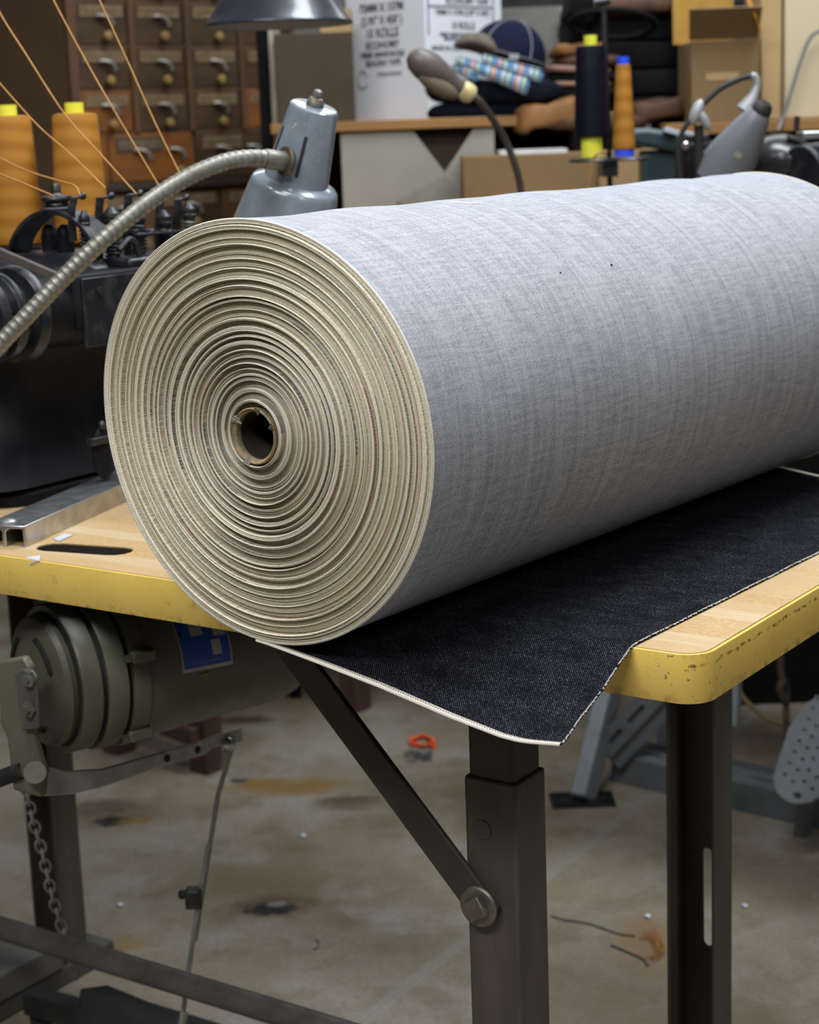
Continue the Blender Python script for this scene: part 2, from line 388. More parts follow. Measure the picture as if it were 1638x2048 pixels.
    n.links.new(rr.outputs[0], b.inputs['Roughness'])
    bp = node(n, 'ShaderNodeBump', Strength=0.15, Distance=0.002)
    n.links.new(fine, bp.inputs['Height']); n.links.new(bp.outputs[0], b.inputs['Normal'])
    return m
def plaid():
    m, n, b = nt('pastel_plaid_cloth')
    uv = n.nodes.new('ShaderNodeUVMap'); s = n.nodes.new('ShaderNodeSeparateXYZ'); n.links.new(uv.outputs[0], s.inputs[0])
    y = s.outputs[1]; x = s.outputs[0]
    def band(src, k, o, wd):
        return mathn(n, 'LESS_THAN', mathn(n, 'FRACT', mathn(n, 'ADD', mathn(n, 'MULTIPLY', src, k), o)), wd)
    col = mixc(n, band(x, 5, 0.1, 0.35), (0.09, 0.21, 0.36), (0.13, 0.28, 0.43))
    col = mixc(n, mathn(n, 'MULTIPLY', band(y, 3.3, 0.0, 0.22), 0.75), col, (0.50, 0.50, 0.48))
    col = mixc(n, mathn(n, 'MULTIPLY', band(y, 3.3, 0.62, 0.14), 0.75), col, (0.60, 0.58, 0.20))
    col = mixc(n, mathn(n, 'MULTIPLY', band(y, 2.3, 0.30, 0.13), 0.80), col, (0.62, 0.19, 0.10))
    n.links.new(col, b.inputs['Base Color']); b.inputs['Roughness'].default_value = 0.9
    return m
M_ROLL, M_CLOTH, M_SELV, M_FACE = roll_fabric(), cloth_fabric(), selvedge_fabric(), face_fabric()
M_TOP, M_EDGE, M_FLOOR, M_PLAID = wood_top(), edge_mat(), concrete(), plaid()

# ------------------------------------------------------------------ mesh helpers
def frame(z, x=None):
    z = Vector(z).normalized()
    x = Vector(x) if x is not None else (Vector((1, 0, 0)) if abs(z.x) < 0.9 else Vector((0, 1, 0)))
    x = (x - z * x.dot(z)).normalized()
    return Matrix((x, z.cross(x), z)).transposed()
def smoothpts(P, k=8):
    P = [Vector(p) for p in P]
    if len(P) < 3: return P
    Q = [2 * P[0] - P[1]] + P + [2 * P[-1] - P[-2]]
    out = []
    for i in range(1, len(Q) - 2):
        a, b, c, d = Q[i - 1:i + 3]
        for j in range(k):
            t = j / k
            out.append(0.5 * ((2 * b) + (c - a) * t + (2 * a - 5 * b + 4 * c - d) * t * t + (3 * b - a - 3 * c + d) * t ** 3))
    out.append(P[-1])
    return out
class MB:
    def __init__(s, mtx=None): s.v, s.f, s.m = [], [], mtx
    def add(s, vs, fs):
        o = len(s.v)
        s.v += [(s.m @ Vector(v)) if s.m is not None else Vector(v) for v in vs]
        s.f += [tuple(o + i for i in f) for f in fs]
        return s
    def box(s, lo, hi):
        x0, y0, z0 = lo; x1, y1, z1 = hi
        return s.add([(x0, y0, z0), (x1, y0, z0), (x1, y1, z0), (x0, y1, z0), (x0, y0, z1), (x1, y0, z1), (x1, y1, z1), (x0, y1, z1)],
                     [(3, 2, 1, 0), (4, 5, 6, 7), (0, 1, 5, 4), (1, 2, 6, 5), (2, 3, 7, 6), (3, 0, 4, 7)])
    def beam(s, p0, p1, a, b, upv=(0, 0, 1)):
        """bar of section a (sideways) x b (along upv) from p0 to p1"""
        p0, p1 = Vector(p0), Vector(p1); d = (p1 - p0).normalized()
        sd = d.cross(Vector(upv)).normalized(); u = sd.cross(d).normalized()
        vs = []
        for p in (p0, p1):
            for i, j in ((-1, -1), (1, -1), (1, 1), (-1, 1)): vs.append(p + sd * a / 2 * i + u * b / 2 * j)
        return s.add(vs, [(3, 2, 1, 0), (4, 5, 6, 7), (0, 1, 5, 4), (1, 2, 6, 5), (2, 3, 7, 6), (3, 0, 4, 7)])
    def lathe(s, prof, o, axis=(0, 0, 1), n=40, x=None, close=True):
        fr = frame(axis, x); o = Vector(o); vs, fs = [], []
        for r, h in prof:
            for k in range(n):
                a = 2 * PI * k / n
                vs.append(o + fr @ Vector((r * math.cos(a), r * math.sin(a), h)))
        for i in range(len(prof) - 1):
            for k in range(n):
                k2 = (k + 1) % n
                fs.append((i * n + k, i * n + k2, (i + 1) * n + k2, (i + 1) * n + k))
        if close:
            fs.append(tuple(range(n - 1, -1, -1))); q = (len(prof) - 1) * n
            fs.append(tuple(range(q, q + n)))
        return s.add(vs, fs)
    def cyl(s, p0, p1, r0, r1=None, n=28):
        p0, p1 = Vector(p0), Vector(p1)
        return s.lathe([(r0, 0), (r0 if r1 is None else r1, (p1 - p0).length)], p0, p1 - p0, n)
    def tube(s, pts, r, n=10, smooth=8, closed=False):
        P = smoothpts(pts, smooth) if smooth else [Vector(p) for p in pts]
        L = len(P); vs, fs = [], []
        prev = None
        for i, p in enumerate(P):
            t = (P[min(i + 1, L - 1)] - P[max(i - 1, 0)])
            if closed: t = P[(i + 1) % L] - P[i - 1]
            t = t.normalized() if t.length > 1e-9 else Vector((0, 0, 1))
            fr = frame(t, prev if prev is not None else None)
            prev = fr @ Vector((1, 0, 0))
            rr = r(i / (L - 1)) if callable(r) else r
            for k in range(n):
                a = 2 * PI * k / n
                vs.append(p + fr @ Vector((rr * math.cos(a), rr * math.sin(a), 0)))
        for i in range(L - (0 if closed else 1)):
            j = (i + 1) % L
            for k in range(n):
                k2 = (k + 1) % n
                fs.append((i * n + k, i * n + k2, j * n + k2, j * n + k))
        if not closed: fs += [tuple(range(n - 1, -1, -1)), tuple(range((L - 1) * n, L * n))]
        return s.add(vs, fs)
    def prism(s, poly, fr, o, d):
        """2D polygon in the plane fr(x,y) at o, thickness d along fr z"""
        o = Vector(o); n = len(poly)
        vs = [o + fr @ Vector((p[0], p[1], 0)) for p in poly] + [o + fr @ Vector((p[0], p[1], d)) for p in poly]
        fs = [tuple(range(n - 1, -1, -1)), tuple(range(n, 2 * n))] + [(i, (i + 1) % n, n + (i + 1) % n, n + i) for i in range(n)]
        return s.add(vs, fs)
    def strip(s, pts, wv, th, smooth=6):
        """flat strap following pts, wide along wv, thickness th"""
        P = smoothpts(pts, smooth) if smooth else [Vector(p) for p in pts]; wv = Vector(wv); vs, fs = [], []
        L = len(P)
        for i, p in enumerate(P):
            t = (P[min(i + 1, L - 1)] - P[max(i - 1, 0)]).normalized()
            nn = t.cross(wv).normalized() * th / 2
            vs += [p - wv / 2 - nn, p + wv / 2 - nn, p + wv / 2 + nn, p - wv / 2 + nn]
        for i in range(L - 1):
            a, b = i * 4, i * 4 + 4
            for k in range(4): fs.append((a + k, a + (k + 1) % 4, b + (k + 1) % 4, b + k))
        q = (L - 1) * 4
        return s.add(vs, fs + [(3, 2, 1, 0), (q, q + 1, q + 2, q + 3)])
    def loft(s, secs, n=32):
        """stack of rounded rectangles (cx, cy, hx, hy, r, z)"""
        vs, fs = [], []
        for cx, cy, hx, hy, r, z in secs:
            for k in range(n):
                q = k // (n // 4); a = 2 * PI * (k - 0.0) / n + (PI / 2 / (n // 4)) * 0.5
                a0 = q * PI / 2; t = (k % (n // 4)) / (n // 4 - 1); a = a0 + t * PI / 2
                sx = (1, -1, -1, 1)[q]; sy = (1, 1, -1, -1)[q]
                vs.append((cx + sx * (hx - r) + r * math.cos(a), cy + sy * (hy - r) + r * math.sin(a), z))
        for i in range(len(secs) - 1):
            for k in range(n):
                k2 = (k + 1) % n
                fs.append((i * n + k, i * n + k2, (i + 1) * n + k2, (i + 1) * n + k))
        q = (len(secs) - 1) * n
        return s.add(vs, fs + [tuple(range(n - 1, -1, -1)), tuple(range(q, q + n))])
    def ellipsoid(s, o, fr, rx_, ry_, rz_, n=24, mrow=14, fn=None):
        o = Vector(o); vs, fs = [], []
        for i in range(mrow + 1):
            ph = PI * i / mrow
            for k in range(n):
                a = 2 * PI * k / n
                p = Vector((rx_ * math.sin(ph) * math.cos(a), ry_ * math.sin(ph) * math.sin(a), rz_ * math.cos(ph)))
                if fn: p = fn(p)
                vs.append(o + fr @ p)
        for i in range(mrow):
            for k in range(n):
                k2 = (k + 1) % n
                fs.append((i * n + k, (i + 1) * n + k, (i + 1) * n + k2, i * n + k2))
        return s.add(vs, fs)
ROOT = {}
def setp(o, label=None, cat=None, group=None, kind=None):
    if label: o['label'] = label
    if cat: o['category'] = cat
    if group: o['group'] = group
    if kind: o['kind'] = kind
def thing(name, label, cat, loc=(0, 0, 0), rotz=0.0, group=None):
    o = bpy.data.objects.new(name, None); COL.objects.link(o)
    o.empty_display_size = 0.05
    o.location = loc; o.rotation_euler = (0, 0, rotz)
    ROOT[o] = Matrix.Translation(Vector(loc)) @ Matrix.Rotation(rotz, 4, 'Z')
    setp(o, label, cat, group)
    return o
def build(name, mb, mat, parent=None, bevel=0.0, smooth=True, seg=2, label=None, origin=None, angle=35):
    """world-space mesh builder -> one mesh object, under parent or at top level"""
    p = parent; base = Matrix.Identity(4)
    while p is not None:
        if p in ROOT: base = ROOT[p]; break
        p = p.parent
    if parent is None:
        c = origin if origin is not None else Vector((sum(v.x for v in mb.v) / len(mb.v), sum(v.y for v in mb.v) / len(mb.v), min(v.z for v in mb.v)))
        base = Matrix.Translation(c)
    inv = base.inverted()
    me = bpy.data.meshes.new(name)
    me.from_pydata([tuple(inv @ v) for v in mb.v], [], mb.f)
    me.validate(); me.update()
    bm = bmesh.new(); bm.from_mesh(me); bmesh.ops.recalc_face_normals(bm, faces=bm.faces); bm.to_mesh(me); bm.free()
    if mat: me.materials.append(mat)
    o = bpy.data.objects.new(name, me); COL.objects.link(o)
    if parent is not None:
        o.parent = parent
        if parent not in ROOT: ROOT.setdefault(o, base)
    else: o.location = base.translation
    ROOT[o] = base
    if smooth:
        me.polygons.foreach_set('use_smooth', [True] * len(me.polygons))
        me.set_sharp_from_angle(angle=math.radians(angle))
    if bevel:
        b = o.modifiers.new('bevel', 'BEVEL'); b.width = bevel; b.segments = seg; b.limit_method = 'ANGLE'; b.angle_limit = math.radians(40)
        b.harden_normals = False
    if label: o['label'] = label
    return o
def solo(name, mb, mat, label, cat, group=None, **kw):
    o = build(name, mb, mat, None, **kw); setp(o, label, cat, group); return o
def struct(name, mb, mat, **kw):
    o = build(name, mb, mat, None, smooth=False, **kw); o['kind'] = 'structure'; return o
def dup(root, loc, rotz=None, label=None, group=None):
    r = root.copy(); COL.objects.link(r); r.location = loc
    if rotz is not None: r.rotation_euler = (0, 0, rotz)
    if label: r['label'] = label
    if group: r['group'] = group
    for ch in list(root.children):
        c = ch.copy(); COL.objects.link(c); c.parent = r
        for g in list(ch.children):
            d = g.copy(); COL.objects.link(d); d.parent = c
    return r
def plate(name, outline, holes, depth, fr, o, mat, parent, bevel=0.0, cat=None, label=None):
    """flat plate with holes: outline and holes are 2D loops"""
    cu = bpy.data.curves.new('tmp', 'CURVE'); cu.dimensions = '2D'; cu.fill_mode = 'BOTH'; cu.extrude = depth / 2; cu.bevel_depth = bevel; cu.bevel_resolution = 1
    for lp in [outline] + holes:
        sp = cu.splines.new('POLY'); sp.points.add(len(lp) - 1); sp.use_cyclic_u = True
        for i, p in enumerate(lp): sp.points[i].co = (p[0], p[1], 0, 1)
    ob = bpy.data.objects.new('tmp', cu); COL.objects.link(ob)
    dg = bpy.context.evaluated_depsgraph_get(); dg.update()
    me = bpy.data.meshes.new_from_object(ob.evaluated_get(dg))
    mb = MB(); o = Vector(o)
    mb.add([o + fr @ v.co for v in me.vertices], [tuple(p.vertices) for p in me.polygons])
    bpy.data.objects.remove(ob); bpy.data.curves.remove(cu); bpy.data.meshes.remove(me)
    return build(name, mb, mat, parent, smooth=True, label=label)
def text_mb(lines, fr, o, depth=0.0004):
    """lines = [(string, size, x, y, xscale)] centred at x,y on the plane fr at o"""
    mb = MB(); o = Vector(o)
    for s, size, x, y, xs in lines:
        cu = bpy.data.curves.new('tmp', 'FONT'); cu.body = s; cu.size = size; cu.align_x = 'CENTER'; cu.align_y = 'CENTER'; cu.extrude = depth; cu.offset = size * 0.022
        cu.resolution_u = 3
        ob = bpy.data.objects.new('tmp', cu); COL.objects.link(ob)
        dg = bpy.context.evaluated_depsgraph_get(); dg.update()
        me = bpy.data.meshes.new_from_object(ob.evaluated_get(dg))
        mb.add([o + fr @ Vector((v.co.x * xs + x, v.co.y + y, v.co.z)) for v in me.vertices], [tuple(p.vertices) for p in me.polygons])
        bpy.data.objects.remove(ob); bpy.data.curves.remove(cu); bpy.data.meshes.remove(me)
    return mb
def rrect(x0, y0, x1, y1, r, n=6):
    out = []
    for cx, cy, a0 in ((x1 - r, y1 - r, 0), (x0 + r, y1 - r, 90), (x0 + r, y0 + r, 180), (x1 - r, y0 + r, 270)):
        for k in range(n + 1):
            a = math.radians(a0 + 90 * k / n); out.append((cx + r * math.cos(a), cy + r * math.sin(a)))
    return out
def circle2(cx, cy, r, n=14): return [(cx + r * math.cos(2 * PI * k / n), cy + r * math.sin(2 * PI * k / n)) for k in range(n)]
def slot2(p, q, r, n=6):
    p, q = Vector(p), Vector(q); d = (q - p).normalized(); a0 = math.atan2(d.y, d.x); out = []
    for c, s in ((q, -90), (p, 90)):
        for k in range(n + 1):
            a = a0 + math.radians(s + 180 * k / n); out.append((c.x + r * math.cos(a), c.y + r * math.sin(a)))
    return out
TR = TM.to_3x3()
def tfr(x, y, z): return TR @ Matrix((x, y, z)).transposed()      # frame from table-frame axes

# ------------------------------------------------------------------ the room
struct('floor', MB().add([(-4.5, -1.5, 0), (4.5, -1.5, 0), (4.5, 6.2, 0), (-4.5, 6.2, 0), (-4.5, -1.5, -.1), (4.5, -1.5, -.1), (4.5, 6.2, -.1), (-4.5, 6.2, -.1)],
       [(0, 1, 2, 3), (7, 6, 5, 4), (4, 5, 1, 0), (5, 6, 2, 1), (6, 7, 3, 2), (7, 4, 0, 3)]), M_FLOOR, origin=Vector((0, 0, 0)))
wallm = M('grey_painted_wall', (0.20, 0.195, 0.18), 0.8, 0, (0.17, 0.165, 0.15), 5)
ceilm = M('pale_ceiling', (0.55, 0.55, 0.54), 0.9)
struct('wall_back', MB().box((-4.5, 5.6, 0), (4.5, 5.7, 3.0)), wallm)
struct('wall_left', MB().box((-4.5, -1.5, 0), (-4.4, 5.6, 3.0)), wallm)
struct('wall_right', MB().box((4.4, -1.5, 0), (4.5, 5.6, 3.0)), wallm)
struct('ceiling', MB().box((-4.5, -1.5, 3.0), (4.5, 5.7, 3.1)), ceilm)

# ------------------------------------------------------------------ work table
TU0, TW1 = -1.42, 0.60
tab = thing('work_table', 'yellow-edged wooden work table under the big denim roll', 'table', T(0, 0, 0), -TB)
slot = slot2((-0.719, 0.049), (-0.649, 0.063), 0.0172)
IDN = tfr((1, 0, 0), (0, 1, 0), (0, 0, 1))
plate('table_top', rrect(TU0 + .0032, .0032, -.0032, TW1 - .0032, .0198, 8), [slot], 0.034, IDN, T(0, 0, ZT - 0.017), M_TOP, tab)
plate('edge_band', rrect(TU0, 0, 0, TW1, .023, 10), [rrect(TU0 + .0021, .0021, -.0021, TW1 - .0021, .0209, 10)[::-1]], 0.0378, IDN, T(0, 0, ZT - 0.0197), M_EDGE, tab, bevel=0.0005)
plate('underside_board', rrect(TU0 + .004, .004, -.004, TW1 - .004, .019, 8), [slot], 0.004, IDN, T(0, 0, ZT - 0.0365), seam_m, tab)
plate('slot_shade_ring', slot2((-0.719, 0.049), (-0.649, 0.063), 0.01725), [slot2((-0.719, 0.049), (-0.649, 0.063), 0.0166)[::-1]], 0.036, IDN, T(0, 0, ZT - 0.0192), M('slot_shade_dark', (0.022, 0.015, 0.010), 0.8), tab)  # dark ring added to paint the shade inside the slot
def leg_front(u, w):
    m = MB(TM); m.box((u, w, 0.025), (u + .052, w + .052, 0.602)); l = build('leg_sleeve', m, frame_paint, tab, bevel=0.003)
    m = MB(TM); m.box((u + .003, w + .003, 0.45), (u + .049, w + .049, 0.719)); build('leg_inner_tube', m, M('inner_tube_paint', (0.042, 0.036, 0.029), 0.45, 0.3, (0.06, 0.05, 0.04), 30), tab, bevel=0.004)
    return l
lf = leg_front(-0.254, 0.062)
m = MB(); c = PW(965, 1660, 0.0615); m.lathe([(0.0085, 0), (0.0085, 0.0006), (0.0080, 0.0007)], c, -EW, 20); build('weld_plug', m, frame_paint, lf)
# brace from the front leg up to the table
b0, b1 = PW(962, 1810, 0.056), PW(598, 1318, 0.056)
m = MB(); d = (b1 - b0).normalized(); m.beam(b0 - d * 0.012, b1 + d * .02, 0.006, 0.030, (b1 - b0).cross(EW)); br = build('brace_bar', m, brace_paint, tab, bevel=0.0015)
m = MB(); m.lathe([(0.0186, 0), (0.0186, 0.0018), (0.0170, 0.0032)], b0 - EW * 0.003, -EW, 36); bo = build('brace_bolt', m, bolt_m, br)
m = MB()
fr = frame(-EW, (b1 - b0)); m.prism([(-.0110, -.0075), (.0075, -.0110), (.0110, .0075), (-.0075, .0110)], fr, b0 - EW * 0.006, 0.0065); build('bolt_head', m, bolt_m, bo, bevel=0.0012)
# rear open channel legs
def channel(u, w, slot_=True):
    m = MB(TM)
    m.box((u, w, 0.025), (u + .0035, w + .045, 0.719)); m.box((u + .0520, w, 0.025), (u + .0555, w + .045, 0.719))
    r = build('rear_leg', m, frame_paint, tab, bevel=0.001)
    fr = tfr((1, 0, 0), (0, 0, 1), (0, -1, 0)); hl = []
    if slot_:
        p, q = tl(PW(1416, 1705, w + .0432)), tl(PW(1417, 1882, w + .0432))
        hl = [slot2((p.x - u, p.z), (q.x - u, q.z), .0058)]
    plate('leg_web', [(.0035, 0.025), (0.052, 0.025), (0.052, 0.719), (.0035, 0.719)], hl, 0.0035, fr, TM @ Vector((u, w + .0432, 0)), frame_paint, r)
    return r
rl = channel(-0.252, 0.45)
m = MB(TM); m.box((-.215, .486, .500), (-.202, .491, .535)); build('nut_plate', m, bolt_m, rl, bevel=0.001)
m = MB(TM); m.lathe([(.005, 0), (.005, .004)], (-.2085, .486, .517), (0, -1, 0), 6); build('nut', m, bolt_m, rl)
ll = channel(-1.233, 0.45, False)
m = MB(TM); m.box((-1.233, .062, 0.025), (-1.181, .114, 0.719)); build('leg_sleeve', m, frame_paint, tab, bevel=0.003)
for u in (-0.262, -1.245):
    m = MB(TM); m.box((u, 0.0, 0.0), (u + .07, .545, 0.028)); build('foot_bar', m, M('foot_bar_paint', (0.10, 0.095, 0.085), 0.5, 0.2, (0.075, 0.07, 0.06), 30), tab, bevel=0.003)
    m = MB(TM); m.box((u + .01, .05, 0.690), (u + .062, .53, 0.7198)); build('top_rail', m, frame_paint, tab, bevel=0.002)
m = MB(TM); m.box((-1.262, .235, 0.028), (-1.172, .445, 0.068)); build('foot_block', m, M('foot_block_paint', (0.16, 0.155, 0.145), 0.5, 0.2, (0.12, 0.115, 0.105), 20), tab, bevel=0.004)
m = MB(TM); m.cyl((-1.26, .27, .176), (-.21, .27, .180), 0.0145, n=32); pi = build('stretcher_pipe', m, M('stretcher_paint', (0.125, 0.118, 0.11), 0.5, 0.2, (0.075, 0.068, 0.062), 30, bump=0.2), tab)
for u in (-1.2, -.235):
    m = MB(TM); m.box((u - .02, .262, 0.028), (u + .02, .278, 0.172)); build('stretcher_post', m, frame_paint, tab, bevel=0.002)

# ------------------------------------------------------------------ denim roll
RA, RR, RLEN = 0.652081, 0.165, 0.8569
RC = Vector((-0.114831, 1.354319, 0.9262))
AX = Vector((math.sin(RA), math.cos(RA), 0)); E1 = Vector((math.cos(RA), -math.sin(RA), 0)); E2 = Vector((0, 0, 1))
EF = (0.00692841, -0.01741863, 0.00259088, 0.00875228)
def shape(th): return 1 + EF[0] * np.cos(2 * th) + EF[1] * np.sin(2 * th) + EF[2] * np.cos(3 * th) + EF[3] * np.sin(3 * th)
roll = thing('denim_roll', 'large roll of pale-backed selvedge denim lying on the yellow-edged table', 'fabric roll', (RC.x, RC.y, ZT))
RINV = ROOT[roll].inverted()
def npmesh(name, V, faces, mat, parent, uv=None, colr=None, smooth=True):
    """V Nx3 world coords; faces Mx4; uv per-vertex Nx2; colr per-vertex Nx3"""
    me = bpy.data.meshes.new(name)
    off = np.array(ROOT[parent].translation)
    W = V - off
    me.vertices.add(len(W)); me.vertices.foreach_set('co', W.astype(np.float32).ravel())
    me.loops.add(len(faces) * 4); me.loops.foreach_set('vertex_index', faces.astype(np.int32).ravel())
    me.polygons.add(len(faces)); me.polygons.foreach_set('loop_start', np.arange(0, len(faces) * 4, 4, dtype=np.int32))
    me.update(calc_edges=True)
    if uv is not None:
        l = me.uv_layers.new(name='UVMap'); l.data.foreach_set('uv', uv[faces.ravel()].astype(np.float32).ravel())
    if colr is not None:
        a = me.color_attributes.new('yarn', 'FLOAT_COLOR', 'POINT')
        a.data.foreach_set('color', np.c_[colr, np.ones(len(colr))].astype(np.float32).ravel())
    me.materials.append(mat)
    me.polygons.foreach_set('use_smooth', [smooth] * len(me.polygons))
    me.validate()
    o = bpy.data.objects.new(name, me); COL.objects.link(o); o.parent = parent
    ROOT[o] = ROOT[parent]
    return o
def grid_faces(nr, nc, wrap=False):
    i = np.arange(nr - 1)[:, None]; j = np.arange(nc if wrap else nc - 1)[None, :]
    j2 = (j + 1) % nc
    return np.stack([i * nc + j, i * nc + j2, (i + 1) * nc + j2, (i + 1) * nc + j], -1).reshape(-1, 4)
aAX, aE1, aE2, aC = (np.array(v) for v in (AX, E1, E2, RC))
def roll_pt(th, r, s):
    return aC + s[..., None] * aAX + (r * np.cos(th))[..., None] * aE1 + (r * np.sin(th))[..., None] * aE2
# outside of the roll: one seam doubled for the uv
nth, ns = 241, 121
th = np.linspace(-PI / 2, 1.5 * PI, nth)[None, :] * np.ones((ns, 1)); sv = np.linspace(0, 1, ns)[:, None] * np.ones((1, nth))
wav = 0.0007 * np.sin(3 * th + 9 * sv) * np.sin(7 * sv * PI) + 0.0006 * np.sin(2 * th + 23 * sv) + 0.0004 * np.sin(5 * th - 41 * sv)
wav *= np.clip(np.minimum(sv, 1 - sv) * 12, 0, 1) * np.clip(np.sin(th) + 1, 0, 1)
rr = RR * shape(th) + wav
V = roll_pt(th, rr, sv * RLEN).reshape(-1, 3)
uv = np.stack([th * RR, sv * RLEN], -1).reshape(-1, 2)
npmesh('outer_wrap', V, grid_faces(ns, nth), M_ROLL, roll, uv)
# rolled edges on the near end: every turn has its own offset
def end_face(s0, sgn, nlay, nang, seed, name):
    g = np.random.default_rng(seed)
    r_in = 0.0235
    lw = np.exp(g.normal(0, 0.22, nlay)); lw = lw / lw.sum() * (RR - r_in)
    redge = r_in + np.concatenate([[0], np.cumsum(lw)])
    th = np.linspace(0, 2 * PI, nang)
    off = np.zeros(nlay); prot = np.zeros(nlay); i = 0
    while i < nlay:
        a = int(g.integers(2, 7)); lev = -abs(g.normal(0.0016, 0.0010))
        for k in range(a):
            if i + k < nlay: off[i + k] = lev + g.normal(0, 0.0004) - 0.0002 * k
        i += a
        b = int(g.choice([1, 1, 2, 2, 3])); lev = abs(g.normal(0.0018, 0.0008))
        for k in range(b):
            if i + k < nlay: off[i + k] = lev + g.normal(0, 0.00025); prot[i + k] = 1
        i += b
    prot[-4:] = 1
    off = np.clip(off, -0.0040, 0.0035)
    off[-4:] = [-0.0012, 0.0, -0.0006, -0.0003][:4]
    prof = [(0.00, -0.0010, 0), (0.10, 0.0001, 1), (0.42, 0.00040, 2), (0.74, 0.0001, 1), (0.97, -0.0010, 0)]
    Vs, cs, us = [], [], []
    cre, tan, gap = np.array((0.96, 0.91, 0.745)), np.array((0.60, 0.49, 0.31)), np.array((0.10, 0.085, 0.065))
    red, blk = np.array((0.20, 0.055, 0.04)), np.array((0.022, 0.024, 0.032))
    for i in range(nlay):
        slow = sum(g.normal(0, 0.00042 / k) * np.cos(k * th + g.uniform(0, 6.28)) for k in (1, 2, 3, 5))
        tone = g.uniform(0.0, 0.22) if prot[i] else g.uniform(0.25, 0.95)  # recessed turns tanner: yarn colour plus painted shade between the ridges
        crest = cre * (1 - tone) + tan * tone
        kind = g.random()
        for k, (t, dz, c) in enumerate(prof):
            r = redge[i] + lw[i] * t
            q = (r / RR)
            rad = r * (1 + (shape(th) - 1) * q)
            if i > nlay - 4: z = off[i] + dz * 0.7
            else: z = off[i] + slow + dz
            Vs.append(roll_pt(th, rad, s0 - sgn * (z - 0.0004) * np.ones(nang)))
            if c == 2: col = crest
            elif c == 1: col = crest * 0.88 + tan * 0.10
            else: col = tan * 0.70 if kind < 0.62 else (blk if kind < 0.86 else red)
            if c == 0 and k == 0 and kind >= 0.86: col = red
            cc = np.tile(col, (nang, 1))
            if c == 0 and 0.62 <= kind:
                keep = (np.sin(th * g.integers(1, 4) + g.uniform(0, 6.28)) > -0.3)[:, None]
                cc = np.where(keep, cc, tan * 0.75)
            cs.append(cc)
            us.append(np.stack([th / (2 * PI) * 0.62, np.full(nang, r * 3)], -1))
    V = np.concatenate(Vs); Cc = np.concatenate(cs); U = np.concatenate(us)
    return npmesh(name, V, grid_faces(len(Vs), nang), M_FACE, roll, U, Cc)
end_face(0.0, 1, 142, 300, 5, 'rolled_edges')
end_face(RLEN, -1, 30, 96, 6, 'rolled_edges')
# cardboard core
core = MB()
R_O, R_I = 0.0222, 0.0190
hole_c = RC - E2 * 0.0015 - E1 * 0.001
prof = [(R_I, 0.06), (R_I, -0.0010), (R_I + .0025, -0.0030), (R_O - .001, -0.0032), (R_O, -0.002), (R_O, 0.80), (R_I, 0.80)]
core.lathe(prof, hole_c, AX, 48, close=False)

cm_, n_, b_ = nt('torn_cardboard_core')
cc_ = coords(n_)
n_.links.new(mixc(n_, ramp(n_, noise(n_, cc_, 90, 5, 0.7), 0.4, 0.65), (0.34, 0.235, 0.105), (0.16, 0.135, 0.105)), b_.inputs['Base Color']); b_.inputs['Roughness'].default_value = 0.9
cco = build('cardboard_core', core, cm_, roll)
m = MB(); m.lathe([(R_I - .0001, 0.004), (R_I - .0002, 0.78), (0, .78)], hole_c, AX, 48, close=False); build('core_bore', m, M('shaded_bore_card', (0.050, 0.044, 0.038), 0.95, spec=0.05), cco)  # bore surface coloured dark to stand in for shade inside the core
for a0, a1, dr in ((0.3, 0.55, -.004), (1.2, 1.45, -.003), (2.4, 2.7, -.005), (4.2, 4.5, -.003)):
    m = MB(); P = []
    for k in range(7):
        a = a0 + (a1 - a0) * k / 6; r = R_I + .001 + dr * math.sin(PI * k / 6)
        P.append(hole_c + E1 * math.cos(a) * r + E2 * math.sin(a) * r - AX * (0.001 + 0.001 * (k % 2)))
    Q = [hole_c + (p - hole_c).normalized() * (R_I + .004) - AX * 0.0022 for p in P]
    m.add(P + Q, [(i, i + 1, 8 + i, 7 + i) for i in range(6)])
    build('torn_fibre', m, M('grey_torn_card', (0.20, 0.175, 0.145), 0.95, 0, (0.30, 0.26, 0.20), 200), cco, smooth=False)
# backing disc between core and first turns
m = MB(); m.lathe([(R_O - .0002, 0.004), (0.0245, 0.002)], hole_c, AX, 48, close=False); build('inner_turns', m, M('tan_inner_turns', (0.40, 0.31, 0.18), 0.95, 0, (0.20, 0.15, 0.09), 150, stretch=(1, 1, 1)), roll)

for s_ in (0.0012, RLEN - 0.0012):
    m = MB(); thr_ = np.linspace(0, 2 * PI, 160, endpoint=False); pp = roll_pt(thr_, RR * shape(thr_) + .0002, np.full(160, s_))
    m.tube([Vector(p) for p in pp], .0008, 8, 0, closed=True); build('outer_selvedge', m, M('cream_selvedge_cord', (0.78, 0.74, 0.64), 0.95, 0, (0.62, 0.56, 0.46), 500, spec=0.05), roll)
# loose end of the cloth on the table
def drape(e):                                    # height of the cloth beyond the table edge
    return np.interp(e, [-0.02, 0.0, 0.05, 0.11, 0.175, 0.219, 0.244, 0.30], [0.7609, 0.7590, 0.752, 0.743, 0.731, 0.7245, 0.7235, 0.7235])
CUT = 0.2560                                     # e1 distance of the cut edge where it lies on the table
nE, nS = 70, 150
ev = np.linspace(0, 1, nE)[:, None]; sv = np.linspace(0, 1, nS)[None, :]
s = sv * RLEN * np.ones((nE, 1))
edge_e = np.interp(s[0], [0, .04, .075, .126, .2, .47, RLEN], [0.2695, .2630, .2605, 0.2525, 0.2515, .2490, 0.2470])
e = -0.012 + ev * (edge_e[None, :] + 0.012)
P = np.array(RC)[None, None, :] + s[..., None] * aAX + e[..., None] * aE1
uvw = np.einsum('ijk,lk->ijl', P - np.array(TM.translation), np.array(TR.transposed()))
wco = uvw[..., 1]
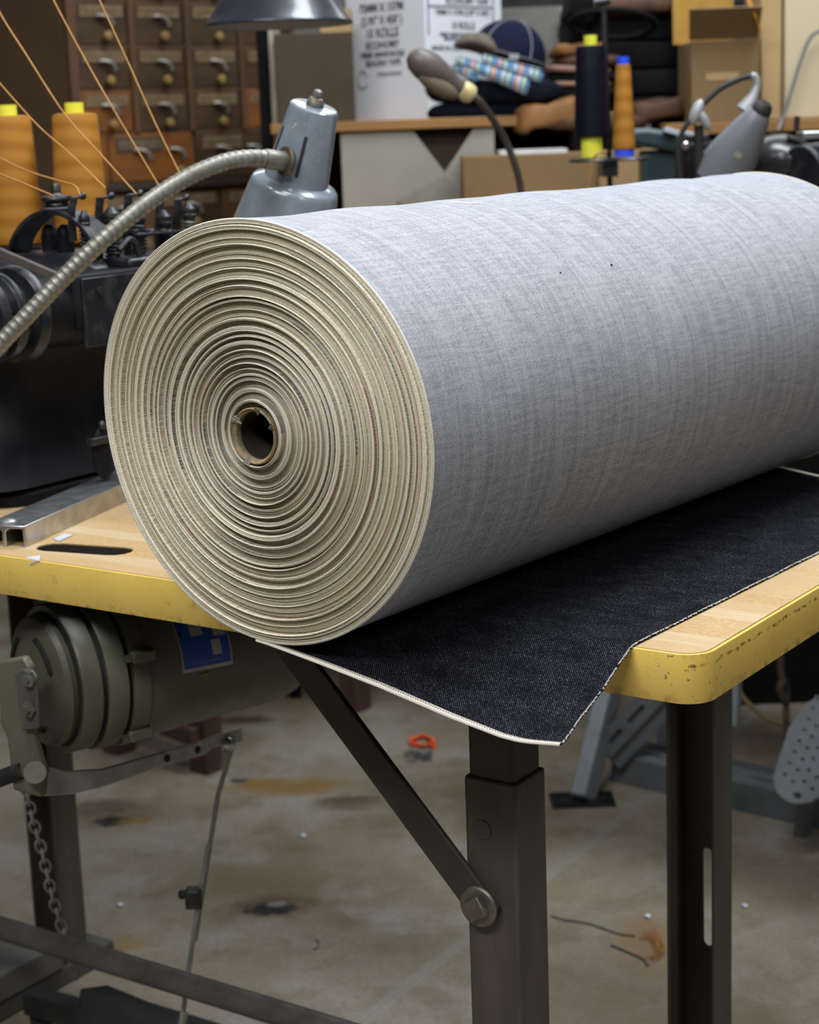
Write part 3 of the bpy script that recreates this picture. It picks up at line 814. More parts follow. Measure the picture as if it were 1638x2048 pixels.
wfront, wback = -0.122 , TW1
lowF = 0.7609 - drape(e); k1 = np.clip(-(wco - 0.002) / 0.120, 0, 1.05) ** 1.12
lowB = (0.7609 - drape(e)) * 0.9; k2 = np.clip((wco - TW1 + .002) / 0.135, 0, 1.05) ** 1.3
tow = 0.7609 - lowF * k1 - lowB * k2
tow += np.where((wco > 0) & (wco < TW1), 0.0005 * np.abs(np.sin(s * 37 + e * 20)) * np.clip(e / .1, 0, 1), 0)
# the corner curls a little
P[..., 2] = tow + 0.004 * np.clip((e - 0.235) / 0.035, 0, 1) * np.clip((0.05 - s) / 0.05, 0, 1)
uv = np.stack([s, e], -1)
NS0 = 3
top_v = P.reshape(-1, 3)
cl = npmesh('loose_end', top_v, grid_faces(nE, nS), M_CLOTH, roll, uv.reshape(-1, 2))
so = cl.modifiers.new('thickness', 'SOLIDIFY'); so.thickness = 0.0007; so.offset = 1
# selvedge strips along both ends of the loose cloth
def selv(si, ds, name='selvedge'):
    A = P[:, si, :]; n = len(A); wdt = 0.0057
    A0 = A - aAX * ds * 0.0009; B0 = A + aAX * ds * (wdt - 0.0009)
    d = np.gradient(P[:, :, 2], axis=1)[:, si] / (RLEN / (nS - 1))
    B0[:, 2] += d * ds * (wdt - .0009)
    up_ = np.array((0, 0, 0.0011))
    rows = [A0 - up_ * .5, A0 + up_ * 0.8, A0 + (B0 - A0) * .35 + up_ * 1.25, A0 + (B0 - A0) * .65 + up_ * 1.25, B0 + up_ * 0.7, B0 - up_ * .5]
    V = np.concatenate(rows); L = np.concatenate([[0], np.cumsum(np.linalg.norm(np.diff(A, axis=0), axis=1))])
    U = np.concatenate([np.stack([L, np.full(n, t)], -1) for t in (0, 0.05, .35, .65, .95, 1)])
    return npmesh(name, V, grid_faces(6, n), M_SELV, cl, U)
ROOT[cl] = ROOT[roll]
selv(0, 1); selv(nS - 1, -1)
# cut edge: white weft ends peeping out
m = MB()
for i in range(1, nS - 1):
    for q in range(3):
        if random.random() < 0.10: continue
        f = q / 3
        a = Vector(P[-1, i, :] * (1 - f) + P[-1, i + 1, :] * f)
        ln = random.uniform(.0004, .0014)
        t = Vector(P[-1, i + 1, :] - P[-1, i, :]).normalized()
        p0 = a - E1 * 0.0008 + Vector((0, 0, .0009)); p1 = a + E1 * ln * 0.5 + t * random.uniform(-.001, .0014) + Vector((0, 0, random.uniform(.0002, .0014)))
        m.tube([p0 - t * .0009, p1, p0 + t * .0009], 0.00032, 5, 0)
build('frayed_edge', m, M('white_weft_yarn', (0.55, 0.54, 0.52), 0.9), cl)

def on_roll(px, py, lift=.0006):
    best = None
    for a in np.linspace(math.radians(40), math.radians(120), 161):
        r = RR * float(shape(np.array(a))) + lift
        d = ray(px, py); q = RC + E1 * (math.cos(a) * r) + E2 * (math.sin(a) * r)
        nrm = E1 * math.cos(a) + E2 * math.sin(a)
        if nrm.dot(d) > 0: continue
        # closest point of the generator line to the view ray
        w0 = q - CAM; A, B, C_ = AX.dot(AX), AX.dot(d), d.dot(d); D, E_ = AX.dot(w0), d.dot(w0); den = A * C_ - B * B
        s_, t_ = (B * E_ - C_ * D) / den, (A * E_ - B * D) / den
        p = q + AX * s_; gap = (p - (CAM + d * t_)).length
        if best is None or gap < best[0]: best = (gap, p)
    return best[1]
m = MB(); m.tube([on_roll(x, y) for x, y in ((902, 404), (918, 405), (940, 407), (958, 406))], .0008, 6)
solo('stray_thread', m, M('white_thread', (0.85, 0.85, 0.82), 0.8), 'short white thread lying on top of the denim roll', 'thread')
for x, y, lab in ((1172, 758, 'dark fleck of lint near the middle of the roll'), (1281, 757, 'small dark fleck on the roll right of its middle')):
    m = MB(); m.ellipsoid(on_roll(x, y, .0002), Matrix.Identity(3), .0011, .0011, .0008, 8, 6)
    solo('lint_fleck', m, rubber, lab, 'lint')

# ------------------------------------------------------------------ things on the table, left of the roll
# aluminium rail
rail = thing('aluminium_rail', 'slotted aluminium rail on the table beside the black sewing machine', 'rail', T(-0.77, 0.03, ZT), -TB)
a, bb = PZ(50, 1096, ZT), PZ(247, 1006, ZT)
dr_ = (bb - a).normalized(); sd = Vector((dr_.y, -dr_.x, 0))
m = MB(); fr = Matrix((-sd, Vector((0, 0, 1)), -dr_)).transposed()
W2, H2 = 0.0235, 0.0215
prof2 = [(-W2, 0), (-W2 + .006, 0), (-W2 + .006, .0025), (-W2 + .0025, .0025), (-W2 + .0025, H2 - .003), (-.006, H2 - .003), (-.002, H2 - .006), (-.002, 0), (.002, 0), (.002, H2 - .006), (.006, H2 - .003), (W2 - .0025, H2 - .003), (W2 - .0025, .0025), (W2 - .006, .0025), (W2 - .006, 0), (W2, 0), (W2, H2), (-W2, H2)]
m.prism(prof2, fr, a - sd * W2 + dr_ * .002 + dr_ * .42, 0.42); rb = build('rail_body', m, alu, rail, bevel=0.0008)
m = MB(); m.lathe([(.0085, 0), (.0085, .0012), (.006, .003), (.0, .0038)], a - sd * W2 * 1.15 + dr_ * .018 + Vector((0, 0, H2)), (0, 0, 1), 24, close=False); build('rail_screw', m, M('rail_screw_steel', (0.5, 0.5, 0.5), 0.35, 0.9), rail)
# two torn bits of paper tape by the slot
for pts, lab in (([(107, 1078), (128, 1068), (147, 1070), (118, 1083)], 'torn scrap of pale tape behind the oval table slot'),
                 ([(53, 1116), (82, 1112), (80, 1119), (60, 1129)], 'torn scrap of pale tape on the front table edge')):
    m = MB(); q = [PZ(x, y, ZT + .0006) for x, y in pts]
    if 'front' in lab:
        q[3] = PW(60, 1129, -0.0008); q[2] = PW(80, 1122, -0.0008)
        q[0].z = q[1].z = ZT + .001
    m.add(q + [p + Vector((0, 0, .0004)) - EW * (.0003 if 'front' in lab else 0) for p in q], [(0, 1, 2, 3), (7, 6, 5, 4), (0, 1, 5, 4), (1, 2, 6, 5), (2, 3, 7, 6), (3, 0, 4, 7)])
    solo('tape_scrap', m, M('pale_tape', (0.50, 0.52, 0.56), 0.5), lab, 'tape', smooth=False)

# ---- black sewing machine
sm = thing('sewing_machine', 'black cast-iron multi-needle sewing machine on the table left of the roll', 'sewing machine', T(-1.05, 0.30, ZT), -TB)
m = MB(TM); m.loft([(-1.09, .36, .20, .20, .03, .7605), (-1.09, .36, .20, .20, .03, .772), (-1.09, .36, .185, .185, .03, .785)]); build('machine_base', m, iron, sm)
m = MB(TM); m.loft([(-1.075, .37, .185, .235, .05, .780), (-1.08, .375, .175, .220, .05, .80), (-1.09, .385, .160, .20, .05, .84), (-1.09, .39, .158, .190, .045, .90), (-1.08, .39, .170, .19, .035, .94), (-1.07, .40, .185, .19, .02, .962)]); build('machine_column', m, iron, sm, angle=60)
m = MB(TM); m.box((-1.30, .228, .950), (-.840, .54, 1.010)); hd = build('machine_head', m, iron, sm, bevel=0.006, seg=3)
m = MB(TM); m.box((-.842, .236, .93), (-.838, .34, 1.005)); pl = build('side_plate', m, iron_worn, sm, bevel=0.001)
m = MB(TM); m.lathe([(.0045, 0), (.0045, .002)], (-.838, .262, .990), (1, 0, 0), 14); build('plate_screw', m, dsteel, pl)
c = tl(PU(128, 492, -.95))
m = MB(TM); m.ellipsoid((c.x - .005, c.y, 1.0), Matrix.Identity(3), .085, .095, .030, 32, 16); build('top_cover', m, iron_worn, sm)
m = MB(TM); m.box((-.92, .32, 1.008), (-.845, .535, 1.020)); build('top_plate', m, iron_worn, sm, bevel=0.004)
# arch strap
fr_w = 0.30
def AP(x, y, dw=0.0): return PW(x, y, fr_w + dw)
m = MB(); m.strip([AP(38, 505), AP(45, 478), AP(62, 450), AP(86, 430), AP(115, 423), AP(145, 428), AP(172, 444), AP(190, 462), AP(203, 480)], EW * 0.034, 0.0045, 8); ar = build('arch_strap', m, iron_worn, sm, angle=50)
m = MB(); b3 = AP(115, 424); m.box((b3.x - .016, b3.y - .016, b3.z), (b3.x + .016, b3.y + .016, b3.z + .006)); build('arch_pad', m, iron_worn, ar, bevel=0.002)
m = MB(); m.lathe([(.0125, 0), (.0135, .003), (.0125, .006), (.017, .0075), (.0178, .010), (.017, .0125), (.007, .014), (.0055, .016), (.0055, .024), (.004, .0265)], b3 + Vector((0, 0, .005)), (0, 0, 1), 32); build('arch_knob', m, dsteel, sm)
for x in (100, 130):
    m = MB(); p = AP(x, 470, .01); m.lathe([(.010, -.035), (.010, .0), (.008, .008), (.004, .012)], p, (0, 0, 1), 24); build('plunger_post', m, iron, sm)
# thread eyelets: bent straps
for i, (x0, y0, y1, x1, wd) in enumerate([(143, 428, 397, 165, 0.010), (196, 470, 397, 222, 0.011), (253, 462, 392, 280, 0.011), (317, 455, 398, 330, 0.011), (352, 450, 400, 372, 0.010)]):
    p0, p1, p2 = PU(x0, y0, -.90), PU(x0 + 3, y1, -.90), PU(x1, y1 - 5, -.90)
    m = MB(); m.strip([p0 - Vector((0, 0, .03)), p0, p1 - Vector((0, 0, .004)), p1 + (p2 - p1) * .15, p2], EU * wd, 0.0022, 5); ey = build('thread_eyelet', m, dsteel, sm)
    m = MB(); m.ellipsoid(p2, Matrix.Identity(3), .0045, .0045, .0045, 14, 8); build('eyelet_bead', m, dsteel, ey)
# tension posts
for i, (x, yt, k) in enumerate([(167, 421, 0.7), (221, 414, 1.1), (272, 411, 1.1), (326, 420, 1.0), (376, 405, 0.95)]):
    p = PU(x, yt, -.885); q = p - Vector((0, 0, .045 * k + .006))
    m = MB(); m.lathe([(.0030 * k, .0), (.006 * k, -.004), (.009 * k, -.007), (.0095 * k, -.011), (.0085 * k, -.013), (.0095 * k, -.014), (.0088 * k, -.018), (.0068 * k, -.020), (.0068 * k, -.06 * k)], p, (0, 0, 1), 28); po = build('tension_post', m, iron_worn if i != 4 else dsteel, sm)
    m = MB(); P_ = [p + Vector((.0085 * k * math.cos(t * .7), .0085 * k * math.sin(t * .7), -.02 - t * .00045)) for t in range(80)]
    m.tube(P_, .0011, 6, 0); build('tension_spring', m, gsteel if i == 4 else dsteel, po)
# tension bar, small pipe, details on the plate
a1, a2 = PU(262, 470, -.88), PU(372, 462, -.88)
m = MB(); m.beam(a1, a2, .020, .0035); build('tension_bar', m, iron_worn, sm, bevel=0.001)
for x in (268, 300, 335, 366):
    p = PU(x, 466, -.88); m = MB(); m.lathe([(.007, 0), (.007, .003), (.004, .005)], p, (0, 0, 1), 16); build('bar_nut', m, iron_worn, sm)
m = MB(); m.tube([PU(238, 500, -.85), PU(256, 480, -.85), PU(270, 484, -.85), PU(279, 512, -.85)], .0035, 10); build('oil_pipe', m, dsteel, sm)
# latch low on the right
m = MB(); p = PU(208, 905, -.835); m.ellipsoid(p, frame(EU, (0, 0, 1)), .030, .017, .008, 24, 12); build('bobbin_latch', m, iron, sm)
m = MB(); p = PU(205, 879, -.83); m.beam(p - EW * .02, p + EW * .03, .010, .008); build('latch_bracket', m, dsteel, sm, bevel=0.001)
m = MB(); p = PU(205, 858, -.83); m.lathe([(.003, 0), (.004, .006), (.002, .009)], p, (0, 0, 1), 12); build('latch_screw', m, dsteel, sm)
# pulley and belt strap
pc = PW(-40, 640, .13)
m = MB(); m.lathe([(.012, -.01), (.046, -.01), (.049, -.006), (.049, .0), (.042, .003), (.041, .012), (.047, .014), (.049, .018), (.0485, .024), (.041, .027), (.040, .038), (.050, .041), (.053, .046), (.053, .052), (.047, .056), (.02, .058)], pc, EW, 64); pu = build('hand_pulley', m, iron_worn, sm)
m = MB(); m.cyl(pc + EW * .05, pc + EW * .16, .040, .043, 40); build('pulley_housing', m, iron, sm)
m = MB(); m.beam(PW(-40, 488, .16), PW(132, 562, .16), .006, .0095, (0, 0, 1)); build('belt_guard_bar', m, strap_m, sm, bevel=0.001)

# ---- gooseneck lamp
gl = thing('gooseneck_lamp', 'blue-grey cone lamp on a ribbed metal gooseneck behind the roll', 'lamp', T(-1.15, 0.02 + .05, ZT), -TB)
npts = [(-190, 960, 1.76), (-110, 830, 1.77), (-30, 722, 1.78), (60, 626, 1.79), (132, 551, 1.80), (214, 473, 1.81), (300, 402, 1.83), (380, 352, 1.85), (450, 324, 1.87), (505, 316, 1.885), (548, 320, 1.90)]
NP = smoothpts([PY(*p) for p in npts], 60)
base_p = ROOT[gl].translation
# resample evenly and rib it
Ls = np.concatenate([[0], np.cumsum([(NP[i + 1] - NP[i]).length for i in range(len(NP) - 1)])])
tot = Ls[-1]; pitch = 0.0074; per = 8
cnt = int(tot / pitch) * per
tt = np.linspace(0, tot, cnt); arrN = np.array(NP)
RS = np.stack([np.interp(tt, Ls, arrN[:, k]) for k in range(3)], -1)
def ribr(f):
    ph = (f * (cnt - 1)) % per / per
    return 0.0086 + (0.0005 if ph < 0.2 else (0.0003 if ph < .3 or ph > .8 else 0.0))
m = MB(); m.tube([Vector(p) for p in RS], ribr, 20, 0); gn = build('gooseneck', m, conduit, gl, angle=70)
m = MB(); m.lathe([(.045, 0), (.045, .012), (.02, .02), (.012, .04)], base_p, (0, 0, 1), 36); build('lamp_base', m, hammer, gl)
m = MB(); m.tube([base_p + Vector((0, 0, .03)), base_p + Vector((-.005, 0, .06)), Vector(RS[0])], .0085, 14); build('neck_stem', m, conduit, gl)
# shade: axis tilted right and towards the viewer
tA = PY(629, 213, 1.93)
AXL = -(CX * 0.262 + CU * 0.872 - fw * 0.413).normalized()       # pointing down the shade
def lampP(prof, n=64, close=False): return MB().lathe(prof, tA, AXL, n, close=close)
m = lampP([(0.0, -.0012), (.0235, -.0005), (.0255, .001), (.0262, .003), (.0265, .006), (.0352, .083), (.0345, .083), (.0255, .008), (.0, .004)]); hdx = build('lamp_cap', m, hammer, gl, angle=22)
m = lampP([(.0350, .0805), (.0372, .0812), (.0445, .0845), (.0468, .0870), (.0478, .0905), (.0515, .112), (.0600, .165), (.0680, .200), (.0672, .200), (.0592, .165), (.0505, .112), (.0460, .0885), (.034, .083)]); sh = build('lamp_shade', m, hammer, gl, angle=50)
m = lampP([(.0090, .0), (.0098, -.002), (.0090, -.0055), (.0068, -.009), (.0045, -.0098), (.0042, -.0115), (.005, -.0125), (.0046, -.0165), (.0028, -.018), (0, -.0185)], 28); build('lamp_nut', m, M('lamp_nut_grey', (0.20, 0.20, 0.18), 0.45, 0.4, (0.12, 0.075, 0.04), 200), hdx)
frL = frame(AXL, CX)
def lamp_surf(ang, h, r): return tA + AXL * h + frL @ Vector((r * math.cos(ang), r * math.sin(ang), 0))
view = (CAM - tA).normalized()
a_v = math.atan2((frL.transposed() @ view).y, (frL.transposed() @ view).x)
for da in (0.02, 1.15, -2.2, 2.4):
    a_ = a_v + da
    pts = [lamp_surf(a_, h, .0266 + (h - .006) * .113) for h in (.028, .068)]
    dd = (pts[1] - pts[0]).normalized(); rad_ = frL @ Vector((math.cos(a_), math.sin(a_), 0))
    fr = frame(rad_ - dd * rad_.dot(dd), dd); L_ = (pts[1] - pts[0]).length
    m = MB(); m.prism(slot2((0, 0), (L_, 0), .0019), fr, pts[0] - fr @ Vector((0, 0, .002)), .0022); build('vent_slot', m, motor_dark, hdx, smooth=False)
for da, r in ((.5, .017), (1.3, .019), (2.6, .018), (3.9, .018), (5.2, .017), (5.8, .018)):
    m = MB(); m.lathe([(.0009, 0), (.0009, -.0004)], lamp_surf(da, -.0004, r), AXL, 8); build('cap_hole', m, motor_dark, hdx)
# chips in the enamel
for da, h, sz in ((.55, .018, .002), (.62, .022, .0014), (.35, .052, .0024), (.42, .058, .0012), (.62, .066, .0026), (.7, .069, .0016), (-.55, .030, .0011), (-.58, .040, .0009), (-.6, .048, .0013), (.2, .014, .001), (.75, .05, .0012), (-.3, .022, .0008)):
    a_ = a_v + da; r = .0266 + (h - .006) * .113
    fr = frame(frL @ Vector((math.cos(a_), math.sin(a_), 0)) - AXL * .113, AXL)
    poly = [(sz * (0.6 + .5 * random.random()) * (1.6 if k % 3 == 0 else 1) * math.cos(k * PI / 4), sz * .6 * math.sin(k * PI / 4)) for k in range(8)]
    m = MB(); m.prism(poly, fr, lamp_surf(a_, h, r - .0002), .0004); build('enamel_chip', m, M('pale_primer_chip', (0.36, 0.36, 0.36), 0.6), hdx, smooth=False)
nk = PY(556, 322, 1.915); nd = (Vector(RS[-1]) - Vector(RS[-8])).normalized()
m = MB(); m.lathe([(.0098, -.024), (.0105, -.022), (.0105, .002), (.0095, .004)], Vector(RS[-1]) + nd * .012, nd, 28); build('neck_ferrule', m, conduit, gl)
m = MB(); m.lathe([(.0150, -.002), (.0158, .0005), (.0150, .003), (.010, .0035)], Vector(RS[-1]) + nd * .014, nd, 32); build('neck_washer', m, brassy, gl)

# ---- thread cones on the left with their stand
def thread_cone(name, label, base, rb, rt, h, mat, tubemat, tube_r, up_h, dn_h, group=None, tube_rb=None):
    t = thing(name, label, 'thread cone', base, 0, group)
    b = Vector(base)
    m = MB(); m.lathe([(rb * .80, dn_h), (rb * .97, dn_h + .003), (rb, dn_h + .009), (rt + (rb - rt) * .25, dn_h + h * .72), (rt, dn_h + h - .006), (rt * .96, dn_h + h - .001), (rt * .7, dn_h + h)], b, (0, 0, 1), 48); build('wound_thread', m, mat, t)
    tb = tube_rb or tube_r
    m = MB(); m.lathe([(tube_r * .7, dn_h + h), (tube_r, dn_h + h - .004), (tube_r, dn_h + h + up_h), (tube_r * .75, dn_h + h + up_h), (tube_r * .75, dn_h + h - .002)], b, (0, 0, 1), 36); build('tube_top', m, tubemat, t)
    m = MB(); m.lathe([(tb, 0), (tb * .97, dn_h + .004), (tb * .7, dn_h + .004)], b, (0, 0, 1), 36); build('tube_foot', m, tubemat, t)
    return t
CY = 2.46
zt_ = PY(160, 492, CY).z
for x, lab in ((168, 'gold thread cone with yellow tube, right of the two behind the machine'), (36, 'gold thread cone with yellow tube, left of the two behind the machine')):
    p = PY(x, 490, CY); p.z = zt_
    thread_cone('thread_cone', lab, p, .0375, .0303, .172, goldcone, yel, .0125, .0139, .004, 'gold thread cones by the sewing machine')
ts = thing('thread_stand', 'black thread stand carrying the gold cones behind the machine', 'thread stand', (PY(92, 492, CY).x, CY, ZT), 0)
q = PY(92, 492, CY)
m = MB(); m.box((q.x - .10, CY - .04, zt_ - .006), (q.x + .085, CY + .04, zt_ - .0005)); build('cone_tray', m, iron, ts, bevel=0.002)
m = MB(); m.cyl((q.x, CY, ZT + .0005), (q.x, CY, zt_ - .005), .008); build('stand_pole', m, dsteel, ts)
m = MB(); m.cyl((q.x, CY, ZT + .0005), (q.x, CY, ZT + .012), .03); build('stand_foot', m, iron, ts)

# ---- threads running down to the eyelets
def thr(pts, Y0, Y1, lab):
    m = MB(); N = len(pts)
    m.tube([PY(x, y, Y0 + (Y1 - Y0) * i / (N - 1)) for i, (x, y) in enumerate(pts)], .00085, 6, 6)
    solo('sewing_thread', m, goldth, lab, 'thread', 'gold threads running to the machine')
thr([(-40, -60), (0, 26), (51, 107), (128, 226), (201, 308), (273, 388)], 2.05, 1.86, 'gold thread crossing behind the right cone to the third eyelet')
thr([(80, -60), (107, 0), (171, 120), (239, 239), (329, 390)], 2.05, 1.92, 'long gold thread starting above the drawers, left of the two steepest')
thr([(178, -50), (199, 0), (256, 124), (310, 245), (369, 366)], 2.05, 1.95, 'steepest gold thread, rightmost across the drawer cabinet')
thr([(-40, 118), (0, 167), (77, 252), (141, 308), (211, 376)], 2.05, 1.83, 'gold thread passing in front of both cone tops')
thr([(-40, 296), (0, 316), (55, 342), (120, 362), (150, 372), (161, 391)], 2.0, 1.80, 'gold thread crossing mid cone, upper of the lowest pair')
thr([(-40, 330), (0, 348), (50, 368), (108, 392)], 2.0, 1.78, 'lowest gold thread, ending at the knob of the machine arch')

# ------------------------------------------------------------------ under the table
def pxprism(m, pts, f, vec):
    a = [f(x, y) for x, y in pts]; vec = Vector(vec); n = len(a)
    return m.add(a + [p + vec for p in a], [tuple(range(n - 1, -1, -1)), tuple(range(n, 2 * n))] + [(i, (i + 1) % n, n + (i + 1) % n, n + i) for i in range(n)])
mo_o = PY(74, 1364, 1.765)
MAZ = 0.95
MA = Vector((math.sin(MAZ), math.cos(MAZ), 0)); MP = Vector((math.cos(MAZ), -math.sin(MAZ), 0))      # motor axis and its horizontal side
mo = thing('clutch_motor', 'olive-grey clutch motor with a blue plate hanging under the table', 'motor', (mo_o.x, mo_o.y, 0.52), -TB)
def mlathe(name, prof, mat, par, n=64, **k): return build(name, MB().lathe(prof, mo_o, MA, n, x=MP), mat, par, **k)
mlathe('front_cover', [(.040, -.004), (.060, -.002), (.067, .002), (.069, .008), (.067, .014)], motor_m, mo)
mlathe('vent_gap', [(.064, .012), (.0735, .018), (.0735, .066)], motor_dark, mo)
mlathe('clutch_ring', [(.066, .017), (.0765, .016), (.0785, .019), (.0785, .036), (.0765, .038), (.070, .036)], motor_m, mo)
mlathe('clutch_ring', [(.070, .044), (.0795, .043), (.0812, .046), (.0812, .064), (.0790, .066), (.070, .064)], motor_m, mo)
mlathe('motor_body', [(.070, .071), (.0830, .070), (.0835, .073), (.0835, .088), (.0815, .090), (.0805, .140), (.0795, .141), (.0785, .200), (.0775, .250), (.0770, .251), (.0760, .272), (.072, .286), (.062, .296), (.04, .301)], motor_m, mo)
m = MB(); m.beam(mo_o + MA * .12 + Vector((0, 0, .0870)), mo_o + MA * .24 + Vector((0, 0, .0870)), .09, .034); build('motor_mount', m, motor_m, mo, bevel=0.004)
for a_ in (1.9, -0.75, 0.35):
    m = MB(); p = mo_o + MA * .080 + MP * math.cos(a_) * .086 + Vector((0, 0, math.sin(a_) * .086)); m.beam(p - MA * .012, p + MA * .014, .012, .012); build('clamp_lug', m, motor_m, mo, bevel=0.002)
    m = MB(); m.lathe([(.004, 0), (.004, .008)], p - MA * .018, MA, 6); build('clamp_bolt', m, gsteel, mo)
# arc-shaped vent slots on the front cover
for a0 in (0.4, 2.2, 4.2):
    m = MB(); P = [mo_o - MA * .0045 + MP * math.cos(a0 + .9 * k / 10) * .050 + Vector((0, 0, math.sin(a0 + .9 * k / 10) * .050)) for k in range(11)]
    m.tube(P, .0028, 8, 0); build('vent_slot', m, motor_dark, mo)
def cyl_hit(x, y, r):
    d = ray(x, y); o = CAM - mo_o
    d2, o2 = d - MA * d.dot(MA), o - MA * o.dot(MA)
    A, B, C_ = d2.dot(d2), 2 * d2.dot(o2), o2.dot(o2) - r * r
    disc = max(B * B - 4 * A * C_, 0)
    p = CAM + d * ((-B - math.sqrt(disc)) / (2 * A)) - mo_o
    return math.atan2(p.z, p.dot(MP)), p.dot(MA)
LR = .0806
a_bl, w_bl = cyl_hit(366, 1348, LR); a_br, w_br = cyl_hit(466, 1328, LR)
w_l, w_r = w_bl, w_br; a_b = 0.5 * (a_bl + a_br); a_t = a_b + 1.08
def lab_patch(name, fw0, fw1, fa0, fa1, r, mat, par, n=14):
    vs, fs = [], []
    for rr_ in (r, r + .0003):
        for i in range(n + 1):
            for fq in (fw0, fw1):
                w = w_l + (w_r - w_l) * fq; a = a_bl + (a_br - a_bl) * fq + 1.08 * (fa0 + (fa1 - fa0) * i / n)
                vs.append(mo_o + MA * w + MP * rr_ * math.cos(a) + Vector((0, 0, rr_ * math.sin(a))))
    N = 2 * (n + 1)
    for i in range(n):
        fs.append((2 * i, 2 * i + 1, 2 * i + 3, 2 * i + 2)); fs.append((N + 2 * i, N + 2 * i + 2, N + 2 * i + 3, N + 2 * i + 1))
        fs.append((2 * i, 2 * i + 2, N + 2 * i + 2, N + 2 * i)); fs.append((2 * i + 1, N + 2 * i + 1, N + 2 * i + 3, 2 * i + 3))
    fs += [(0, N, N + 1, 1), (N - 2, N - 1, 2 * N - 1, 2 * N - 2)]
    return build(name, MB().add(vs, fs), mat, par)
lp = lab_patch('rating_plate', 0, 1, 0, 1, LR, M('plate_rim', (0.42, 0.40, 0.38), 0.4, 0.5), mo)
lab_patch('blue_field', .035, .965, .045, .95, LR + .0003, M('blue_plate', (0.030, 0.090, 0.42), 0.32, 0.2, (0.040, 0.11, 0.48), 20), lp)
pale = M('plate_pale_box', (0.40, 0.40, 0.42), 0.4)
lab_patch('plate_box', .27, .50, .42, .68, LR + .0006, pale, lp)
lab_patch('plate_box', .70, .93, .38, .66, LR + .0006, pale, lp)
lab_patch('plate_box', .62, .80, .16, .34, LR + .0006, pale, lp)
for i in range(9): lab_patch('plate_print', .22 + i * .065, .265 + i * .065, .085, .115, LR + .0006, M('plate_faint_print', (0.10, 0.15, 0.42), 0.4), lp, 3)
lab_patch('plate_screw', .06, .11, .44, .50, LR + .0006, motor_dark, lp, 4)
lab_patch('plate_screw', .89, .94, .46, .52, LR + .0008, motor_dark, lp, 4)
lab_patch('yellow_sticker', .34, .54, -.085, -.045, LR, M('faded_yellow_sticker', (0.20, 0.17, 0.03), 0.5), mo, 4)
# brake arm and lever
def PL(x, y): return PW(x, y, -.002)
m = MB(); pxprism(m, [(8, 1318), (60, 1308), (74, 1330), (76, 1380), (78, 1460), (100, 1540), (96, 1590), (40, 1575), (28, 1470), (14, 1440)], lambda x, y: PW(x, y, .010), -EW * .010); arm = build('brake_arm', m, motor_m, mo, bevel=0.003)
m = MB(); pxprism(m, [(34, 1346), (48, 1336), (68, 1338), (78, 1352), (82, 1455), (50, 1460)], PL, -EW * .004); lk = build('link_plate', m, M('link_plate_paint', (0.10, 0.098, 0.08), 0.5, 0.2), arm, bevel=0.0015)
for y in (1357, 1418):
    m = MB(); m.lathe([(.0085, 0), (.0085, .0035), (.005, .0045), (.005, .008)], PW(60, y, -.007), -EW, 6); build('link_bolt', m, gsteel if y < 1400 else bolt_m, lk)
lev_u = -0.775
def PLV(x, y): return PU(x, y, lev_u)
m = MB(); pxprism(m, [(60, 1545), (92, 1533), (130, 1541), (200, 1537), (300, 1509), (400, 1480), (415, 1473), (478, 1456), (480, 1482), (420, 1494), (405, 1508), (310, 1534), (200, 1573), (140, 1587), (85, 1591), (58, 1570)], PLV, EU * .005); le = build('clutch_lever', m, lever_m, mo, bevel=0.0012)
for x, y in ((327, 1515), (388, 1498), (452, 1478)):
    m = MB(); m.lathe([(.0045, 0), (.0045, .0012)], PLV(x, y) + EU * .0048, EU, 20); build('lever_hole', m, motor_dark, le)
    m = MB(); P = [PLV(x, y) + EU * .0052 + EW * math.cos(t) * .0085 + Vector((0, 0, math.sin(t) * .0085)) for t in np.linspace(-.6, 2.6, 12)]
    m.tube(P, .0011, 6, 0); build('hole_lip', m, lever_m, le)
m = MB(); m.cyl(PW(70, 1545, -.012), PW(78, 1540, .05), .0110, n=24); build('lever_pivot', m, motor_m, mo)
m = MB(); P = []
s0, s1 = PW(-40, 1572, 0), PW(46, 1540, 0); dsp = (s1 - s0); frs = frame(dsp)
for k in range(160):
    P.append(s0 + dsp * k / 159 + frs @ Vector((math.cos(k * .62), math.sin(k * .62), 0)) * .0075)
m.tube(P, .0014, 6, 0); build('return_spring', m, dsteel, mo)
rod_m = M('bright_rod_steel', (0.36, 0.36, 0.34), 0.35, 0.35, (0.26, 0.26, 0.235), 60)
# connecting rod
rt = PLV(456, 1486) + EU * .008
Yr = rt.y
rod = thing('treadle_rod', 'thin steel rod hanging from the motor lever down to the treadle', 'rod', PY(360, 2060, Yr), 0)
m = MB(); m.tube([rt, PY(436, 1590, Yr), PY(405, 1785, Yr), PY(397, 1835, Yr), PY(390, 1880, Yr)], .0030, 12, 0); build('upper_rod', m, rod_m, rod)
m = MB(); m.tube([PY(417, 1688, Yr - .01), PY(400, 1790, Yr - .01), PY(372, 1975, Yr - .01), PY(362, 2075, Yr - .01)], .0030, 12, 0); build('lower_rod', m, rod_m, rod)
m = MB(); m.ellipsoid(PY(456, 1488, Yr - .006), Matrix.Identity(3), .0085, .0085, .0085, 20, 12); build('ball_joint', m, alu, rod)
m = MB(); m.cyl(PY(453, 1500, Yr - .003), PY(448, 1535, Yr - .003), .0058, n=20); build('rod_socket', m, rod_m, rod)
m = MB(); c = PY(388, 1796, Yr - .012); m.box((c.x - .010, c.y - .008, c.z - .012), (c.x + .010, c.y + .010, c.z + .012)); cl_ = build('rod_clamp', m, dsteel, rod, bevel=0.002)
